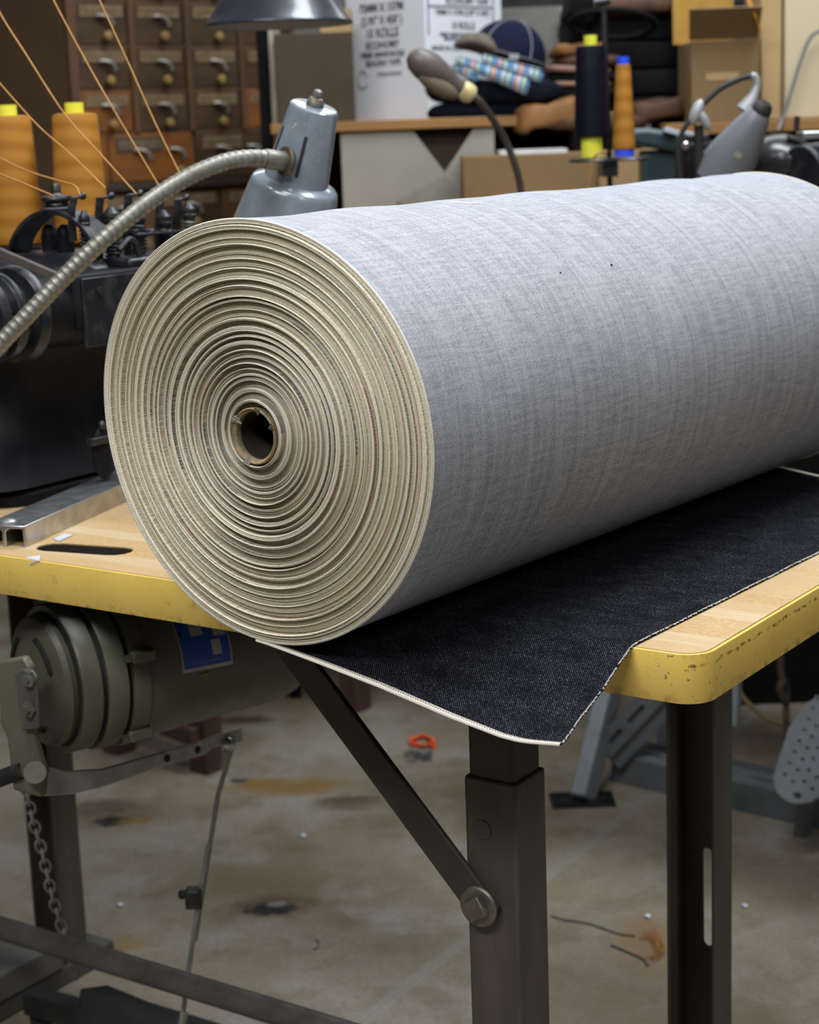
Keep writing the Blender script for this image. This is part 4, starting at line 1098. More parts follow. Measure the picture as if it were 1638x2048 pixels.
m = MB(); m.lathe([(.005, 0), (.006, .005), (.004, .008)], c + Vector((-.010, 0, .005)), (-1, 0, 0), 12); build('clamp_screw', m, dsteel, cl_)
m = MB(); m.cyl(PY(368, 2020, Yr - .01), PY(360, 2072, Yr - .01), .0055, n=16); build('rod_foot', m, alu, rod)
# chain
cp = smoothpts([PY(52, 1578, 2.0), PY(66, 1640, 2.03), PY(86, 1710, 2.06), PY(104, 1790, 2.09), PY(122, 1850, 2.11), PY(134, 1880, 2.115), PY(147, 1930, 2.12), PY(155, 1984, 2.13)], 30)
cL = np.concatenate([[0], np.cumsum([(cp[i + 1] - cp[i]).length for i in range(len(cp) - 1)])]); arrc = np.array(cp)
ch = thing('hanging_chain', 'thin steel link chain hanging beside the left table leg', 'chain', cp[-1], 0)
sp_ = 0.0180
for k in range(int(cL[-1] / sp_)):
    p = Vector([np.interp(k * sp_, cL, arrc[:, j]) for j in range(3)]); q = Vector([np.interp(k * sp_ + .004, cL, arrc[:, j]) for j in range(3)])
    t = (q - p).normalized(); sdv = Vector((1, .25, 0)) if k % 2 == 0 else Vector((-.15, 1, 0))
    sdv = (sdv - t * sdv.dot(t)).normalized()
    pts = [p + t * .0120 * math.sin(a) + sdv * .0060 * math.cos(a) * (1 if abs(math.sin(a)) < .9 else .8) for a in np.linspace(0, 2 * PI, 16, endpoint=False)]
    m = MB(); m.tube(pts, .0015, 7, 0, closed=True); build('chain_link', m, rod_m, ch)
# treadle
td = thing('foot_treadle', 'dark ribbed foot treadle on the floor at the lower left', 'treadle', PZ(300, 2040, 0), 0)
m = MB(); q = [PZ(x, y, .075 + dz) for x, y, dz in ((160, 1975, .02), (215, 1968, .02), (300, 2002, .01), (445, 2046, 0), (455, 2110, -.015), (150, 2090, -.01))]
m.add(q + [p - Vector((0, 0, .008)) for p in q], [(5, 4, 3, 2, 1, 0), (6, 7, 8, 9, 10, 11)] + [(i, (i + 1) % 6, 6 + (i + 1) % 6, 6 + i) for i in range(6)]); tp = build('treadle_plate', m, pedal_m, td, bevel=0.003)
for k in range(7):
    m = MB(); a, bb = PZ(255 + k * 16, 1998 + k * 5, .083 - k * .001), PZ(235 + k * 20, 2040 + k * 3, .076 - k * .001)
    m.beam(a, bb, .003, .003); build('grip_rib', m, M('worn_rib', (0.05, 0.05, 0.05), 0.45, 0.4), tp)
m = MB(); m.beam(PZ(60, 2000, .05), PZ(330, 2075, .05), .03, .03); build('treadle_bar', m, pedal_m, td, bevel=0.003)
for x, y in ((80, 2010), (310, 2070)):
    m = MB(); p = PZ(x, y, .04); m.box((p.x - .012, p.y - .012, 0), (p.x + .012, p.y + .012, .045)); build('treadle_foot', m, pedal_m, td)

# red-brown stool in the background
p1, p2 = PZ(415, 1540, 0), PZ(712, 1418, 0)
dv = (p2 - p1); dv.z = 0; L_ = dv.length; dv.normalize(); nv = Vector((-dv.y, dv.x, 0))
st = thing('wooden_stool', 'red-brown wooden stool standing on the floor behind the motor', 'stool', p1, 0)
corners = [p1, p2, p1 + nv * .22 - dv * 0.02, p2 + nv * .22]
for p in corners:
    m = MB(); m.beam(Vector((p.x, p.y, 0.0005)), Vector((p.x, p.y, .42)), .046, .046, dv); build('leg', m, redwood, st, bevel=0.002)
m = MB(); m.beam(Vector((p1.x, p1.y, .10)), Vector((p1.x, p1.y, .10)) + nv * .22, .022, .040, (0, 0, 1)); build('stretcher', m, redwood, st, bevel=0.002)
m = MB(); m.beam(PZ(392, 1474, .075), PZ(270, 1428, .075), .022, .034, (0, 0, 1)); build('side_rail', m, redwood, st, bevel=0.002)
c = (p1 + p2) / 2 + nv * .11
m = MB(); m.beam(Vector((c.x, c.y, .435)) - dv * (L_ / 2 + .05), Vector((c.x, c.y, .435)) + dv * (L_ / 2 + .04), .30, .03); build('seat', m, redwood, st, bevel=0.004)

# ------------------------------------------------------------------ second machine table behind
T2U0, T2U1, T2W0, T2W1, T2Z = -0.93, 0.55, 1.215, 1.80, 0.75
t2 = thing('machine_table', 'grey-legged sewing table with slotted steel stand behind the denim roll', 'table', T(-.2, 1.5, 0), -TB)
m = MB(TM); m.box((T2U0, T2W0, T2Z - .03), (T2U1, T2W1, T2Z)); build('table_top', m, M('second_table_top', (0.20, 0.15, 0.09), 0.5), t2, bevel=0.003)
def slotted(name, p0, p1, width, th, wdir, slots, mat, par):
    p0, p1 = Vector(p0), Vector(p1); d = (p1 - p0); L = d.length; fr = frame(d.cross(Vector(wdir)), d)
    if (fr @ Vector((0, 1, 0))).dot(Vector(wdir)) < 0: fr = frame(-d.cross(Vector(wdir)), d)
    h = []
    for a, b in slots: h.append(slot2((a * L, width / 2), (b * L, width / 2), .0045))
    return plate(name, [(0, 0), (L, 0), (L, width), (0, width)], h, th, fr, p0, mat, par)
f0, f1 = PZ(1165, 1604, 0), PZ(1240, 1330, 0)
top1 = PY(1232, 1330, f0.y + .14)
m = MB(); m.beam(f0 + Vector((0, 0, .004)), top1, .052, .030, EU); lg = build('splayed_leg', m, standgrey, t2, bevel=0.004)
m = MB(); m.box((f0.x - .055, f0.y - .03, 0), (f0.x + .055, f0.y + .04, .004)); build('foot_plate', m, dsteel, t2)
m = MB(); m.beam(top1, Vector((top1.x + .02, top1.y + .05, T2Z - .031)), .05, .03, EU); build('leg_upper', m, standgrey, t2, bevel=0.004)
darkstand = M('dark_grey_stand_paint', (0.115, 0.122, 0.130), 0.5, 0.1, (0.085, 0.09, 0.096), 22)
bA, bB = PZ(1225, 1562, 0), PZ(1700, 1672, 0)
dB = (bB - bA).normalized()
m = MB(); m.beam(bA + Vector((0, 0, .0255)), bB + Vector((0, 0, .0255)), .006, .05); build('base_bar', m, darkstand, t2, bevel=0.001)
nB = Vector((-dB.y, dB.x, 0))
slotted('slotted_base_top', bA + Vector((0, 0, .052)), bB + Vector((0, 0, .052)), .055, .003, nB, [(.12, .20), (.30, .36), (.42, .50), (.58, .66), (.74, .82)], standgrey, t2)
slotted('slotted_cross_bar', PZ(1262, 1500, .05), PZ(1640, 1585, .05), .05, .003, nB, [(.06, .16), (.27, .37), (.50, .60), (.70, .80)], darkstand, t2)
m = MB(); m.beam(PZ(1262, 1500, .02), PZ(1640, 1585, .02), .05, .03); build('cross_beam', m, darkstand, t2)
slotted('slotted_brace', PY(1222, 1515, f0.y + .06), PY(1345, 1385, f0.y + .02), .04, .003, (0, 0, 1), [(.12, .30), (.45, .66)], darkstand, t2)
m = MB(); m.beam(PY(1222, 1512, f0.y + .085), PY(1345, 1383, f0.y + .045), .03, .05); build('brace_beam', m, darkstand, t2)
for u, w in ((.46, 1.28), (.46, 1.72), (-.86, 1.72)):
    m = MB(TM); m.box((u - .025, w - .025, 0), (u + .025, w + .025, T2Z - .031)); build('leg', m, darkstand, t2)
# pale blue-grey upright just right of the open leg
m = MB(); m.beam(PY(1468, 1450, 2.75), PY(1474, 1330, 2.75), .014, .014, EU); build('upright_strip', m, standgrey, t2)
# treadle plate with holes
pv = [PY(x, y, Yv) for x, y, Yv in ((1580, 1606, 2.62), (1668, 1395, 2.80))]
dP = (pv[1] - pv[0]); LP = dP.length
frP = frame(dP.cross(CX).normalized() * -1, dP)
if (frP @ Vector((0, 0, 1))).dot(fw) > 0: frP = Matrix((frP.col[0], -frP.col[1], -frP.col[2])).transposed()
wp = .044
outl = [(LP * a, wp * b) for a, b in ((0.02, -.30), (0.0, 0), (.02, .35), (.06, .62), (.14, .86), (.60, 1.05), (.85, .85), (.97, .45), (1, 0), (1, -.8), (.14, -.86), (.06, -.62))]
outl = [(p[0], p[1]) for p in outl]
holes = [circle2(LP * .075, -.006, .0075)]
for i in range(8):
    for j in range(4):
        x = LP * (.17 + i * .105) + (0.008 if j % 2 else 0); y = (j - 1.5) * .0155
        holes.append(circle2(x, y, .0046, 10))
fp = thing('foot_pedal', 'grey foot pedal drilled with rows of holes, under the second table', 'pedal', (pv[0].x, pv[0].y, 0), 0)
plate('pedal_plate', outl, holes, .004, frP, pv[0], standgrey, fp, bevel=.001)
m = MB(); hh = pv[0] + dP * .45; m.beam(Vector((hh.x, hh.y + .05, .0)), hh + Vector((0, .004, -.004)), .03, .02, EU); build('pedal_hinge', m, darkstand, fp)
m = MB(); m.tube([PY(1465, 1350, 2.85), PY(1474, 1372, 2.85), PY(1492, 1402, 2.86), PY(1530, 1434, 2.88), PY(1560, 1446, 2.9), PY(1600, 1450, 2.92), PY(1680, 1440, 2.95)], .0042, 10)
solo('power_cord', m, yellowcord, 'yellowed cord curving under the second table above the pedal', 'cord')
m = MB(); m.tube([PY(1556, 1180, 2.9), PY(1560, 1290, 2.9), PY(1563, 1350, 2.9), PY(1572, 1378, 2.9), PY(1570, 1400, 2.89), PY(1560, 1380, 2.88), PY(1564, 1366, 2.88), PY(1572, 1372, 2.9), PY(1572, 1440, 2.9), PY(1575, 1500, 2.9)], .006, 10)
solo('hanging_rope', m, ropem, 'brown knotted rope hanging under the second table', 'rope')

# floor litter
m = MB()
for k in range(4):
    c = PZ(845 + random.uniform(-4, 4), 1482 + random.uniform(-2, 2), .003 + .002 * k)
    m.tube([c + Vector((math.cos(t) * (.020 + .004 * math.sin(2 * t + k)), math.sin(t) * (.026 + .005 * math.cos(3 * t + k)), .001 * math.sin(5 * t))) for t in np.linspace(0, 2 * PI, 24, endpoint=False)], .0022, 6, 0, closed=True)
m.tube([PZ(855, 1490, .003), PZ(872, 1496, .003), PZ(866, 1488, .003)], .0022, 6)
solo('thread_ring', m, orangeth, 'bright orange ring of thread lying on the floor', 'thread')
def tangle(px, py, sx, sy, mat, lab, n=40, r=.0007, seed=1):
    g = random.Random(seed); c = PZ(px, py, 0.002); m = MB()
    for j in range(4):
        P = [c + Vector((g.uniform(-sx, sx), g.uniform(-sy, sy), g.uniform(0, .006))) for _ in range(n // 4)]
        m.tube(P, r, 5, 6)
    solo('thread_tangle', m, mat, lab, 'thread')
tangle(838, 1514, .028, .035, darkth, 'dark thread tangle on the floor below the orange ring', seed=3)
m = MB(); g = random.Random(9); c = PZ(1298, 1893, .002)
for k in range(16):
    a0 = g.uniform(-2.2, 0.2); a1 = a0 + g.uniform(1.4, 3.4); ra, rb_ = g.uniform(.010, .020), g.uniform(.022, .050); ox, oy = g.uniform(-.006, .006), g.uniform(-.012, .012)
    m.tube([c + Vector((ox + ra * math.cos(t), oy + rb_ * math.sin(t), .001 + .003 * g.random())) for t in np.linspace(a0, a1, 9)], .0006, 5, 3)
solo('thread_tangle', m, rustth, 'rust-coloured thread tangle on the floor between the two right table legs', 'thread')
m = MB(); m.tube([PZ(x, y, .0015) for x, y in ((1102, 1832), (1130, 1840), (1180, 1848), (1238, 1868), (1270, 1872))], .0014, 6)
solo('loose_thread', m, darkth, 'long dark loose thread on the floor left of the rust tangle', 'thread')
m = MB(); m.tube([PZ(x, y, .0015) for x, y in ((1222, 1890), (1255, 1904), (1285, 1918), (1296, 1932))], .0016, 6)
solo('loose_thread', m, darkth, 'short dark loose thread on the floor below the rust tangle', 'thread')
m = MB(); m.tube([PZ(x, y, .0015) for x, y in ((632, 1878), (638, 1886), (634, 1896), (626, 1898))], .0009, 6)
solo('loose_thread', m, darkth, 'tiny curled dark thread on bare floor left of the front leg', 'thread')
for x, y, lab in ((1296, 1832, 'white lint scrap on the floor above the rust tangle'), (607, 1671, 'white lint speck on the open floor left of the brace'),
                  (241, 1809, 'white lint speck on the floor right of the chain'), (1490, 1811, 'white lint scrap on the floor right of the open leg')):
    m = MB(); p = PZ(x, y, .0025); m.ellipsoid(p, Matrix.Identity(3), .0048, .0058, .0024, 10, 6, lambda v: v * (1 + .25 * math.sin(v.x * 2200 + v.y * 1500)))
    solo('lint_scrap', m, paper, lab, 'lint')

# ------------------------------------------------------------------ background
def boxpx(m, x0, y0, x1, y1, Y, dep):
    a, bb = PY((x0 + x1) / 2, y0, Y), PY((x0 + x1) / 2, y1, Y)
    l, r = PY(x0, (y0 + y1) / 2, Y), PY(x1, (y0 + y1) / 2, Y)
    return m.box((l.x, Y, bb.z), (r.x, Y + dep, a.z))
# rack with pine plank
YR = 3.60
rk = thing('shelf_rack', 'wooden shelf rack with an orange pine plank carrying cartons and cloth', 'shelf', (PY(900, 1400, YR).x, YR + .2, 0), 0)
zp = PY(800, 240, YR).z
xl, xr = -0.232, PY(1205, 250, YR).x
m = MB(); m.box((xl, YR - .20, zp - .019), (xr, YR + .55, zp)); build('plank', m, pine, rk, bevel=0.002)
zl = PY(800, 446, YR).z
m = MB(); m.box((xl, YR - .38, zl - .02), (.485, YR + .55, zl)); build('lower_plank', m, pine, rk, bevel=0.002)
m = MB(); m.box((xl, YR + .55, .0), (.485, YR + .57, zp + .02)); build('back_panel', m, M('dark_back_panel', (0.045, 0.032, 0.022), 0.8), rk)
m = MB(); m.box((xl, YR + .22, .0), (.485, YR + .24, zl - .02)); build('kick_panel', m, M('dark_kick_panel', (0.008, 0.007, 0.006), 0.9, spec=0.1), rk)
for xx in (PY(533, 250, YR - .03).x,):
    m = MB(); m.box((xx - .0115, YR - .032, 0), (xx + .0115, YR - .008, 1.75)); build('post', m, M('black_post', (0.005, 0.005, 0.006), 0.8, spec=0.1), rk, bevel=0.001)
m = MB(); m.box((.455, YR, 0), (.485, YR + .55, zp)); build('post', m, M('black_post', (0.008, 0.008, 0.009)), rk)
# cartons on the lower plank
YG = YR - .19
gc = thing('grey_carton', 'grey board carton with crossed flaps under the pine plank', 'carton', (PY(830, 440, YR).x, YR + .2, zl), 0)
l, r, t = PY(684, 340, YG).x, PY(990, 340, YG).x, PY(830, 262, YG).z
def X_(px): return PY(px, 300, YG).x - l
def Z_(py): return PY(880, py, YG).z - zl
H_ = t - zl
m = MB(); frx = Matrix(((1, 0, 0), (0, 0, 1), (0, -1, 0))).transposed()
frx = Matrix((Vector((1, 0, 0)), Vector((0, 0, 1)), Vector((0, -1, 0)))).transposed()
m.prism([(0, .0005), (r - l, .0005), (r - l, H_), (X_(948), H_), (X_(888), Z_(345)), (X_(828), H_), (0, H_)], frx, Vector((l, YG + .004, zl)), .004); build('front_flap', m, greyboard, gc)
m = MB(); m.prism([(X_(888), Z_(350)), (X_(930), Z_(400)), (X_(930), .001), (X_(860), .001), (X_(790), Z_(398))], frx, Vector((l, YG - .001, zl)), .003); build('lower_flap', m, M('darker_grey_board', (0.235, 0.225, 0.19), 0.8), gc)
m = MB(); m.box((l, YG + .03, zl + .0005), (r, YG + .34, t - .004)); build('carton_inside', m, card_dk, gc)
for a0, a1 in ((l, l + .004), (r - .004, r)):
    m = MB(); m.box((a0, YG + .004, zl + .0005), (a1, YG + .03, t)); build('carton_side', m, greyboard, gc)
bc = thing('brown_carton', 'low brown cardboard carton right of the grey carton under the shelf', 'carton', (PY(1130, 440, YR).x, YR - .05, zl), 0)
m = MB(); l2, r2 = PY(926, 350, YR - .33).x, PY(1335, 350, YR - .33).x; t2z = PY(1130, 306, YR - .33).z
m.box((l2, YR - .33, zl + .0005), (r2, YR - .20, t2z)); build('carton_body', m, card, bc, bevel=0.002)
yb_ = YR - .3305
m = MB(); m.add([(r2 - .125, yb_, t2z - .001), (r2, yb_, t2z - .001), (r2, yb_ - .03, t2z - .075), (r2 - .125, yb_ - .03, t2z - .075), (r2 - .125, yb_, t2z + .003), (r2, yb_, t2z + .003), (r2, yb_ - .033, t2z - .075), (r2 - .125, yb_ - .033, t2z - .075)], [(0, 1, 2, 3), (7, 6, 5, 4), (0, 4, 5, 1), (1, 5, 6, 2), (2, 6, 7, 3), (3, 7, 4, 0)]); build('side_flap', m, card, bc)
m = MB(); boxpx(m, 1000, 296, 1135, 304, YR - .31, .1); v0 = min(v.z for v in m.v); m.v = [v + Vector((0, 0, t2z + .0005 - v0)) for v in m.v]; solo('paper_sheet', m, paper, 'white paper stack on top of the low brown carton', 'paper')
# brown carton and pale strip added for its lit edge
m = MB(); boxpx(m, 551, 66, 704, 239, YR - .06, .20); z0 = min(v.z for v in m.v); m.v = [Vector((v.x, v.y, zp + .0005)) if abs(v.z - z0) < 1e-6 else v for v in m.v]
solo('kraft_carton', m, card_dk, 'dark kraft carton on the plank between the black post and the white carton', 'carton', bevel=.002)
m = MB(); boxpx(m, 540, 40, 550, 239, YR - .03, .20); z0 = min(v.z for v in m.v); m.v = [Vector((v.x, v.y, zp + .0005)) if abs(v.z - z0) < 1e-6 else v for v in m.v]
solo('standing_sheet', m, M('lit_edge_pale', (0.40, 0.36, 0.27), 0.8), 'added pale strip for the lit left edge of the kraft carton', 'board')
m = MB(); pk = PY(627, 66, YR - .06).z; boxpx(m, 640, 18, 702, 60, YR - .04, .15); z0 = min(v.z for v in m.v); m.v = [Vector((v.x, v.y, pk + .0005)) if abs(v.z - z0) < 1e-6 else v for v in m.v]
solo('pale_packet', m, card_lt, 'pale packet lying on the dark kraft carton behind the lampshade', 'packet')
# white carton with print, seen on its corner
wc0 = PY(853, 120, YR + .02)
WA = math.radians(45)
dl, dr2 = Vector((-math.cos(WA), math.sin(WA), 0)), Vector((math.cos(WA), math.sin(WA), 0))
WL = .224; WH = .335
wb = thing('white_carton', 'tall white printed tape carton standing corner-on on the pine plank', 'carton', (wc0.x, wc0.y, zp), 0)
m = MB(); c0 = Vector((wc0.x, wc0.y, zp + .0005)); q = [c0, c0 + dr2 * WL, c0 + dr2 * WL + dl * WL, c0 + dl * WL]
m.add(q + [p + Vector((0, 0, WH)) for p in q], [(3, 2, 1, 0), (4, 5, 6, 7), (0, 1, 5, 4), (1, 2, 6, 5), (2, 3, 7, 6), (3, 0, 4, 7)]); build('carton_body', m, white_card, wb, bevel=.0015)
def face_fr(xd): return frame(Vector(xd).cross(Vector((0, 0, 1))), xd)
frl = face_fr(-dl); fr2 = face_fr(dr2)
K_ = (YR + .10) / F_PX
def zrow(py): return PY(780, py, YR + .10).z - c0.z
ol = c0 + dl * WL - (frl @ Vector((0, 0, -.0004)))
lines = [('75MM X 137M', .0225, .103, zrow(14), .92), ("(2.95\" X 450' )", .0225, .103, zrow(40), .88), ('10 ROLLS', .0265, .103, zrow(65), .86), ('ECONOMY', .019, .103, zrow(89), 1.0),
         ('FIBER REINFORCED', .0145, .103, zrow(108), 1.0), ('SEALING TAPE', .0155, .103, zrow(125), 1.0)]
build('printed_text', text_mb(lines, frl, ol), ink, wb, smooth=False)
m = MB(); cc = ol + frl @ Vector((.045, zrow(155), 0)); m.tube([cc + frl @ Vector((.014 * math.cos(t), .017 * math.sin(t), 0)) for t in np.linspace(.5, 5.6, 18)], .0013, 6, 0); build('printed_ring', m, M('faint_ink', (0.30, 0.30, 0.33), 0.8), wb)
m = MB(); m.beam(ol + frl @ Vector((.085, zrow(147), 0)), ol + frl @ Vector((.155, zrow(147), 0)), .0006, .006); build('printed_bar', m, M('faint_ink', (0.30, 0.30, 0.33), 0.8), wb)
orr = c0 + (fr2 @ Vector((0, 0, .0004)))
def zr(py): return PY(930, py, YR + .10).z - c0.z
lines = [('ECONOMY TAPE', .0165, .122, zr(3), 1.0), ("75MM X 137M (2.95\" X 450')", .0142, .108, zr(26), .92), ('10 ROLLS', .0195, .108, zr(52), .85), ('FIBER REINFORCED', .0105, .085, zr(70), 1.0), ('SEALING TAPE', .0105, .085, zr(78), 1.0), ('MADE IN U.S.A.', .013, .06, zr(97), 1.0)]
build('printed_text', text_mb(lines, fr2, orr), ink, wb, smooth=False)
for (x0, y0, x1, y1) in ((.008, .16, .008, .33), (.198, .16, .198, .33), (.008, zr(14), .198, zr(14))):
    m = MB(); m.beam(orr + fr2 @ Vector((x0, y0, 0)), orr + fr2 @ Vector((x1, y1, 0)), .0008 if x0 != x1 else .0045, .0045 if x0 != x1 else .0008, (0, 0, 1) if x0 != x1 else fr2 @ Vector((0, 0, 1))); build('printed_rule', m, M('blue_grey_rule', (0.20, 0.22, 0.27), 0.7), wb)

# heaps of cloth and leather on the plank
def slab(name, lab, cat, x0, y0, x1, y1, Y, dep, mat, tilt=0.0, seed=0, amp=.09, pw=.40, group=None, sink=False):
    a = PY((x0 + x1) / 2, (y0 + y1) / 2, Y); sxx = (x1 - x0) / 2 * Y / F_PX; szz = (y1 - y0) / 2 * Y / F_PX
    g = random.Random(seed); ph = [g.uniform(0, 6.28) for _ in range(6)]
    def fn(v):
        n = Vector((v.x / sxx, v.y / dep, v.z / szz))
        q = Vector([math.copysign(abs(c) ** pw, c) for c in n])
        w = 1 + amp * 2.2 * (math.sin(q.x * 3 + ph[0]) * math.cos(q.y * 2 + ph[1]) + .45 * math.sin(q.x * 7 + ph[2] + q.z * 2) + .3 * math.sin(q.x * 13 + ph[4]))
        return Vector((q.x * sxx * (1 + amp * .4 * math.sin(q.z * 3 + ph[3])), q.y * dep, q.z * szz * w))
    fr = Matrix.Rotation(tilt, 3, 'Y')
    m = MB(); m.ellipsoid((a.x, Y + dep, a.z), fr, sxx, dep, szz, 40, 20, fn)
    if sink:
        for v in m.v:
            if v.z < zp + .0008: v.z = zp + .0008
    return solo(name, m, mat, lab, cat, group, angle=180)
slab('folded_cloth', 'folded dark navy cloth at the bottom of the pile beside the white carton', 'cloth', 862, 204, 1105, 241, YR - .19, .075, navyk, seed=1, sink=True)
slab('folded_cloth', 'folded dark navy cloth under the plaid rolls', 'cloth', 858, 160, 1125, 208, YR - .20, .08, navyk, .05, seed=2)
slab('leather_hide', 'tan leather fold spilling over the front of the plank', 'leather', 1030, 204, 1165, 256, YR - .22, .09, tanl, -.12, seed=3)
slab('leather_hide', 'flat brown leather fold under the leather pile', 'leather', 1095, 226, 1300, 262, YR - .22, .12, brownl, .04, seed=4)
G = 'folded leather in the pile right of the cap'
slab('leather_hide', 'tan leather roll low at the left of the leather pile', 'leather', 1106, 193, 1180, 226, YR - .10, .08, tanl, .1, 5, group=G)
slab('leather_hide', 'thick black leather fold just above the tan roll', 'leather', 1088, 173, 1262, 197, YR - .08, .14, blackl, 0, 6, group=G)
slab('leather_hide', 'thin lower raw-edged leather layer in the pile', 'leather', 1098, 161, 1232, 174, YR - .085, .13, pinkl, .03, 7, .03, group=G)
slab('leather_hide', 'black leather fold between the two raw-edged layers', 'leather', 1092, 146, 1262, 163, YR - .08, .14, blackl, 0, 8, group=G)
slab('leather_hide', 'thin upper raw-edged leather layer in the pile', 'leather', 1096, 131, 1230, 147, YR - .085, .13, pinkl, .08, 9, .03, group=G)
slab('leather_hide', 'brown leather fold on the upper raw-edged layer', 'leather', 1118, 108, 1250, 134, YR - .08, .13, brownl, 0, 10, group=G)
slab('leather_hide', 'small tan leather fold behind the navy cone top', 'leather', 1113, 84, 1220, 111, YR - .08, .12, tanl, 0, 11, group=G)
for i, (a, bb, c_, d_, lab) in enumerate([(1200, 190, 1384, 246, 'black leather fold lowest beside the tall tan carton'), (1190, 134, 1386, 196, 'black leather fold behind the orange cone'), (1186, 78, 1386, 142, 'black leather fold above the blue cone tip'), (1145, 18, 1384, 86, 'broad black leather fold beneath the top brown hide')]):
    slab('leather_hide', lab, 'leather', a, bb, c_, d_, YR - .02, .16, blackl, 0, 12 + i, .05, .28, group=G)
slab('leather_hide', 'brown hide lying on top of the leather pile', 'leather', 1180, -6, 1372, 28, YR - .05, .14, brownl, .02, 20, group=G)
slab('leather_hide', 'brown leather fold in front of the black pile by the plank end', 'leather', 1262, 200, 1372, 242, YR - .16, .08, brownl, -.15, 21, group=G)
slab('leather_hide', 'dark fold of black hide hanging at the top left of the pile', 'leather', 1138, -20, 1200, 45, YR - .06, .10, blackl, .3, 22, group=G)
m = MB(); m.tube([PY(1225 + 85 * math.cos(t), 48 + 28 * math.sin(t), YR - .12 + .06 * math.sin(t)) for t in np.linspace(0, 2 * PI, 40, endpoint=False)], .006, 10, 0, closed=True)
solo('leather_strap', m, blackl, 'looped black strap hanging across the upper leather pile', 'strap')
m = MB(); boxpx(m, 1122, 14, 1160, 128, YR + .30, .01); solo('paper_sheet', m, paper, 'upright white sheet behind the left of the leather pile', 'paper')
m = MB(); boxpx(m, 990, 13, 1170, 240, YR + .34, .02); solo('standing_sheet', m, M('dim_grey_board', (0.17, 0.165, 0.15), 0.8), 'grey board standing behind the navy cap', 'board')
m = MB(); boxpx(m, 990, -60, 1700, 11, YR + .36, .10); solo('shelf_board', m, M('black_shelf_board', (0.008, 0.008, 0.008), 0.7), 'black shelf board at the top behind the leather pile', 'shelf')
# cap
Yc = YR - .05
cpz = PY(1015, 112, Yc)
cap = thing('baseball_cap', 'navy cap with a taupe visor lying on the cloth pile', 'cap', (cpz.x, Yc + .06, PY(1015, 128, Yc).z), 0)
kk = Yc / F_PX
frc = Matrix.Rotation(math.radians(17), 3, 'Y')
def capfn(v): return Vector((v.x, v.y, v.z if v.z > 0 else v.z * .18))
m = MB(); m.ellipsoid(cpz + Vector((.004, .06, 0)), frc, 76 * kk, 80 * kk, 72 * kk, 40, 20, capfn); build('crown', m, navy, cap, angle=180)
co_ = cpz + Vector((.004, .06, 0))
for a_ in (0.55, -0.75, 2.2, -2.2):
    a2_ = a_ - PI / 2
    m = MB(); m.tube([co_ + frc @ Vector((76.6 * kk * math.sin(t) * math.cos(a2_), 80.6 * kk * math.sin(t) * math.sin(a2_), 72.6 * kk * math.cos(t))) for t in np.linspace(0.02, PI / 2, 14)], .0012, 6, 0); build('seam', m, stitch, cap)
m = MB(); m.tube([co_ + frc @ Vector((77 * kk * math.cos(t), 81 * kk * math.sin(t), .002)) for t in np.linspace(0, 2 * PI, 40, endpoint=False)], .0032, 8, 0, closed=True); build('headband', m, M('cap_band', (0.09, 0.085, 0.09), 0.9), cap)
vz = PY(958, 103, Yc - .02)
m = MB(); m.ellipsoid(vz + Vector((0, .05, 0)), Matrix.Rotation(math.radians(20), 3, 'Y'), 50 * kk, 60 * kk, 20 * kk, 30, 14, lambda v: Vector((v.x, v.y, v.z + .018 * (1 - (v.x / (50 * kk)) ** 2)))); build('visor', m, taupe, cap, angle=180)
m = MB(); b4 = PY(1028, 114, Yc - .07); m.box((b4.x - .009, b4.y, b4.z - .005), (b4.x + .009, b4.y + .004, b4.z + .006)); build('strap_buckle', m, greybr, cap)
# rolled plaid cloths
def cloth_roll(lab, p0, p1, r0, r1, turns=2.3):
    p0, p1 = Vector(p0), Vector(p1); ax = (p1 - p0); L = ax.length; fr = frame(ax)
    t = thing('rolled_cloth', lab, 'cloth roll', p0 - Vector((0, 0, r0)), 0, 'plaid cloth rolls on the navy pile')
    nth_, nl = 120, 18
    tt_ = np.linspace(0, 1, nth_)[None, :]; ll = np.linspace(0, 1, nl)[:, None]
    a = tt_ * 2 * PI * turns; rad = (r0 + (r1 - r0) * ll) * (0.30 + .70 * tt_)
    F_ = np.array(fr)
    loc = np.stack([rad * np.cos(a) + 0 * ll, rad * np.sin(a) + 0 * ll, (ll * L) * np.ones_like(tt_) + .003 * np.sin(a * .7)], -1)
    V = loc.reshape(-1, 3) @ F_.T + np.array(p0)
    uv = np.stack([tt_ * turns * .5 * np.ones_like(ll), ll * L * 10 * np.ones_like(tt_)], -1).reshape(-1, 2)
    o = npmesh('rolled_fabric', V, grid_faces(nl, nth_), M_PLAID, t, uv)
    s_ = o.modifiers.new('thickness', 'SOLIDIFY'); s_.thickness = .0022; s_.offset = -1
    return t
Yq = YR - .20
cloth_roll('front rolled plaid cloth, flared to its open right end', PY(912, 120, Yq), PY(1054, 172, Yq - .03), .0085, .0195)
cloth_roll('back rolled plaid cloth, lying just under the cap', PY(966, 118, Yq + .03), PY(1082, 154, Yq + .01), .0095, .0150)
cloth_roll('smallest rolled plaid cloth, left under the front roll', PY(905, 134, Yq + .01), PY(948, 154, Yq - .02), .0080, .0095)

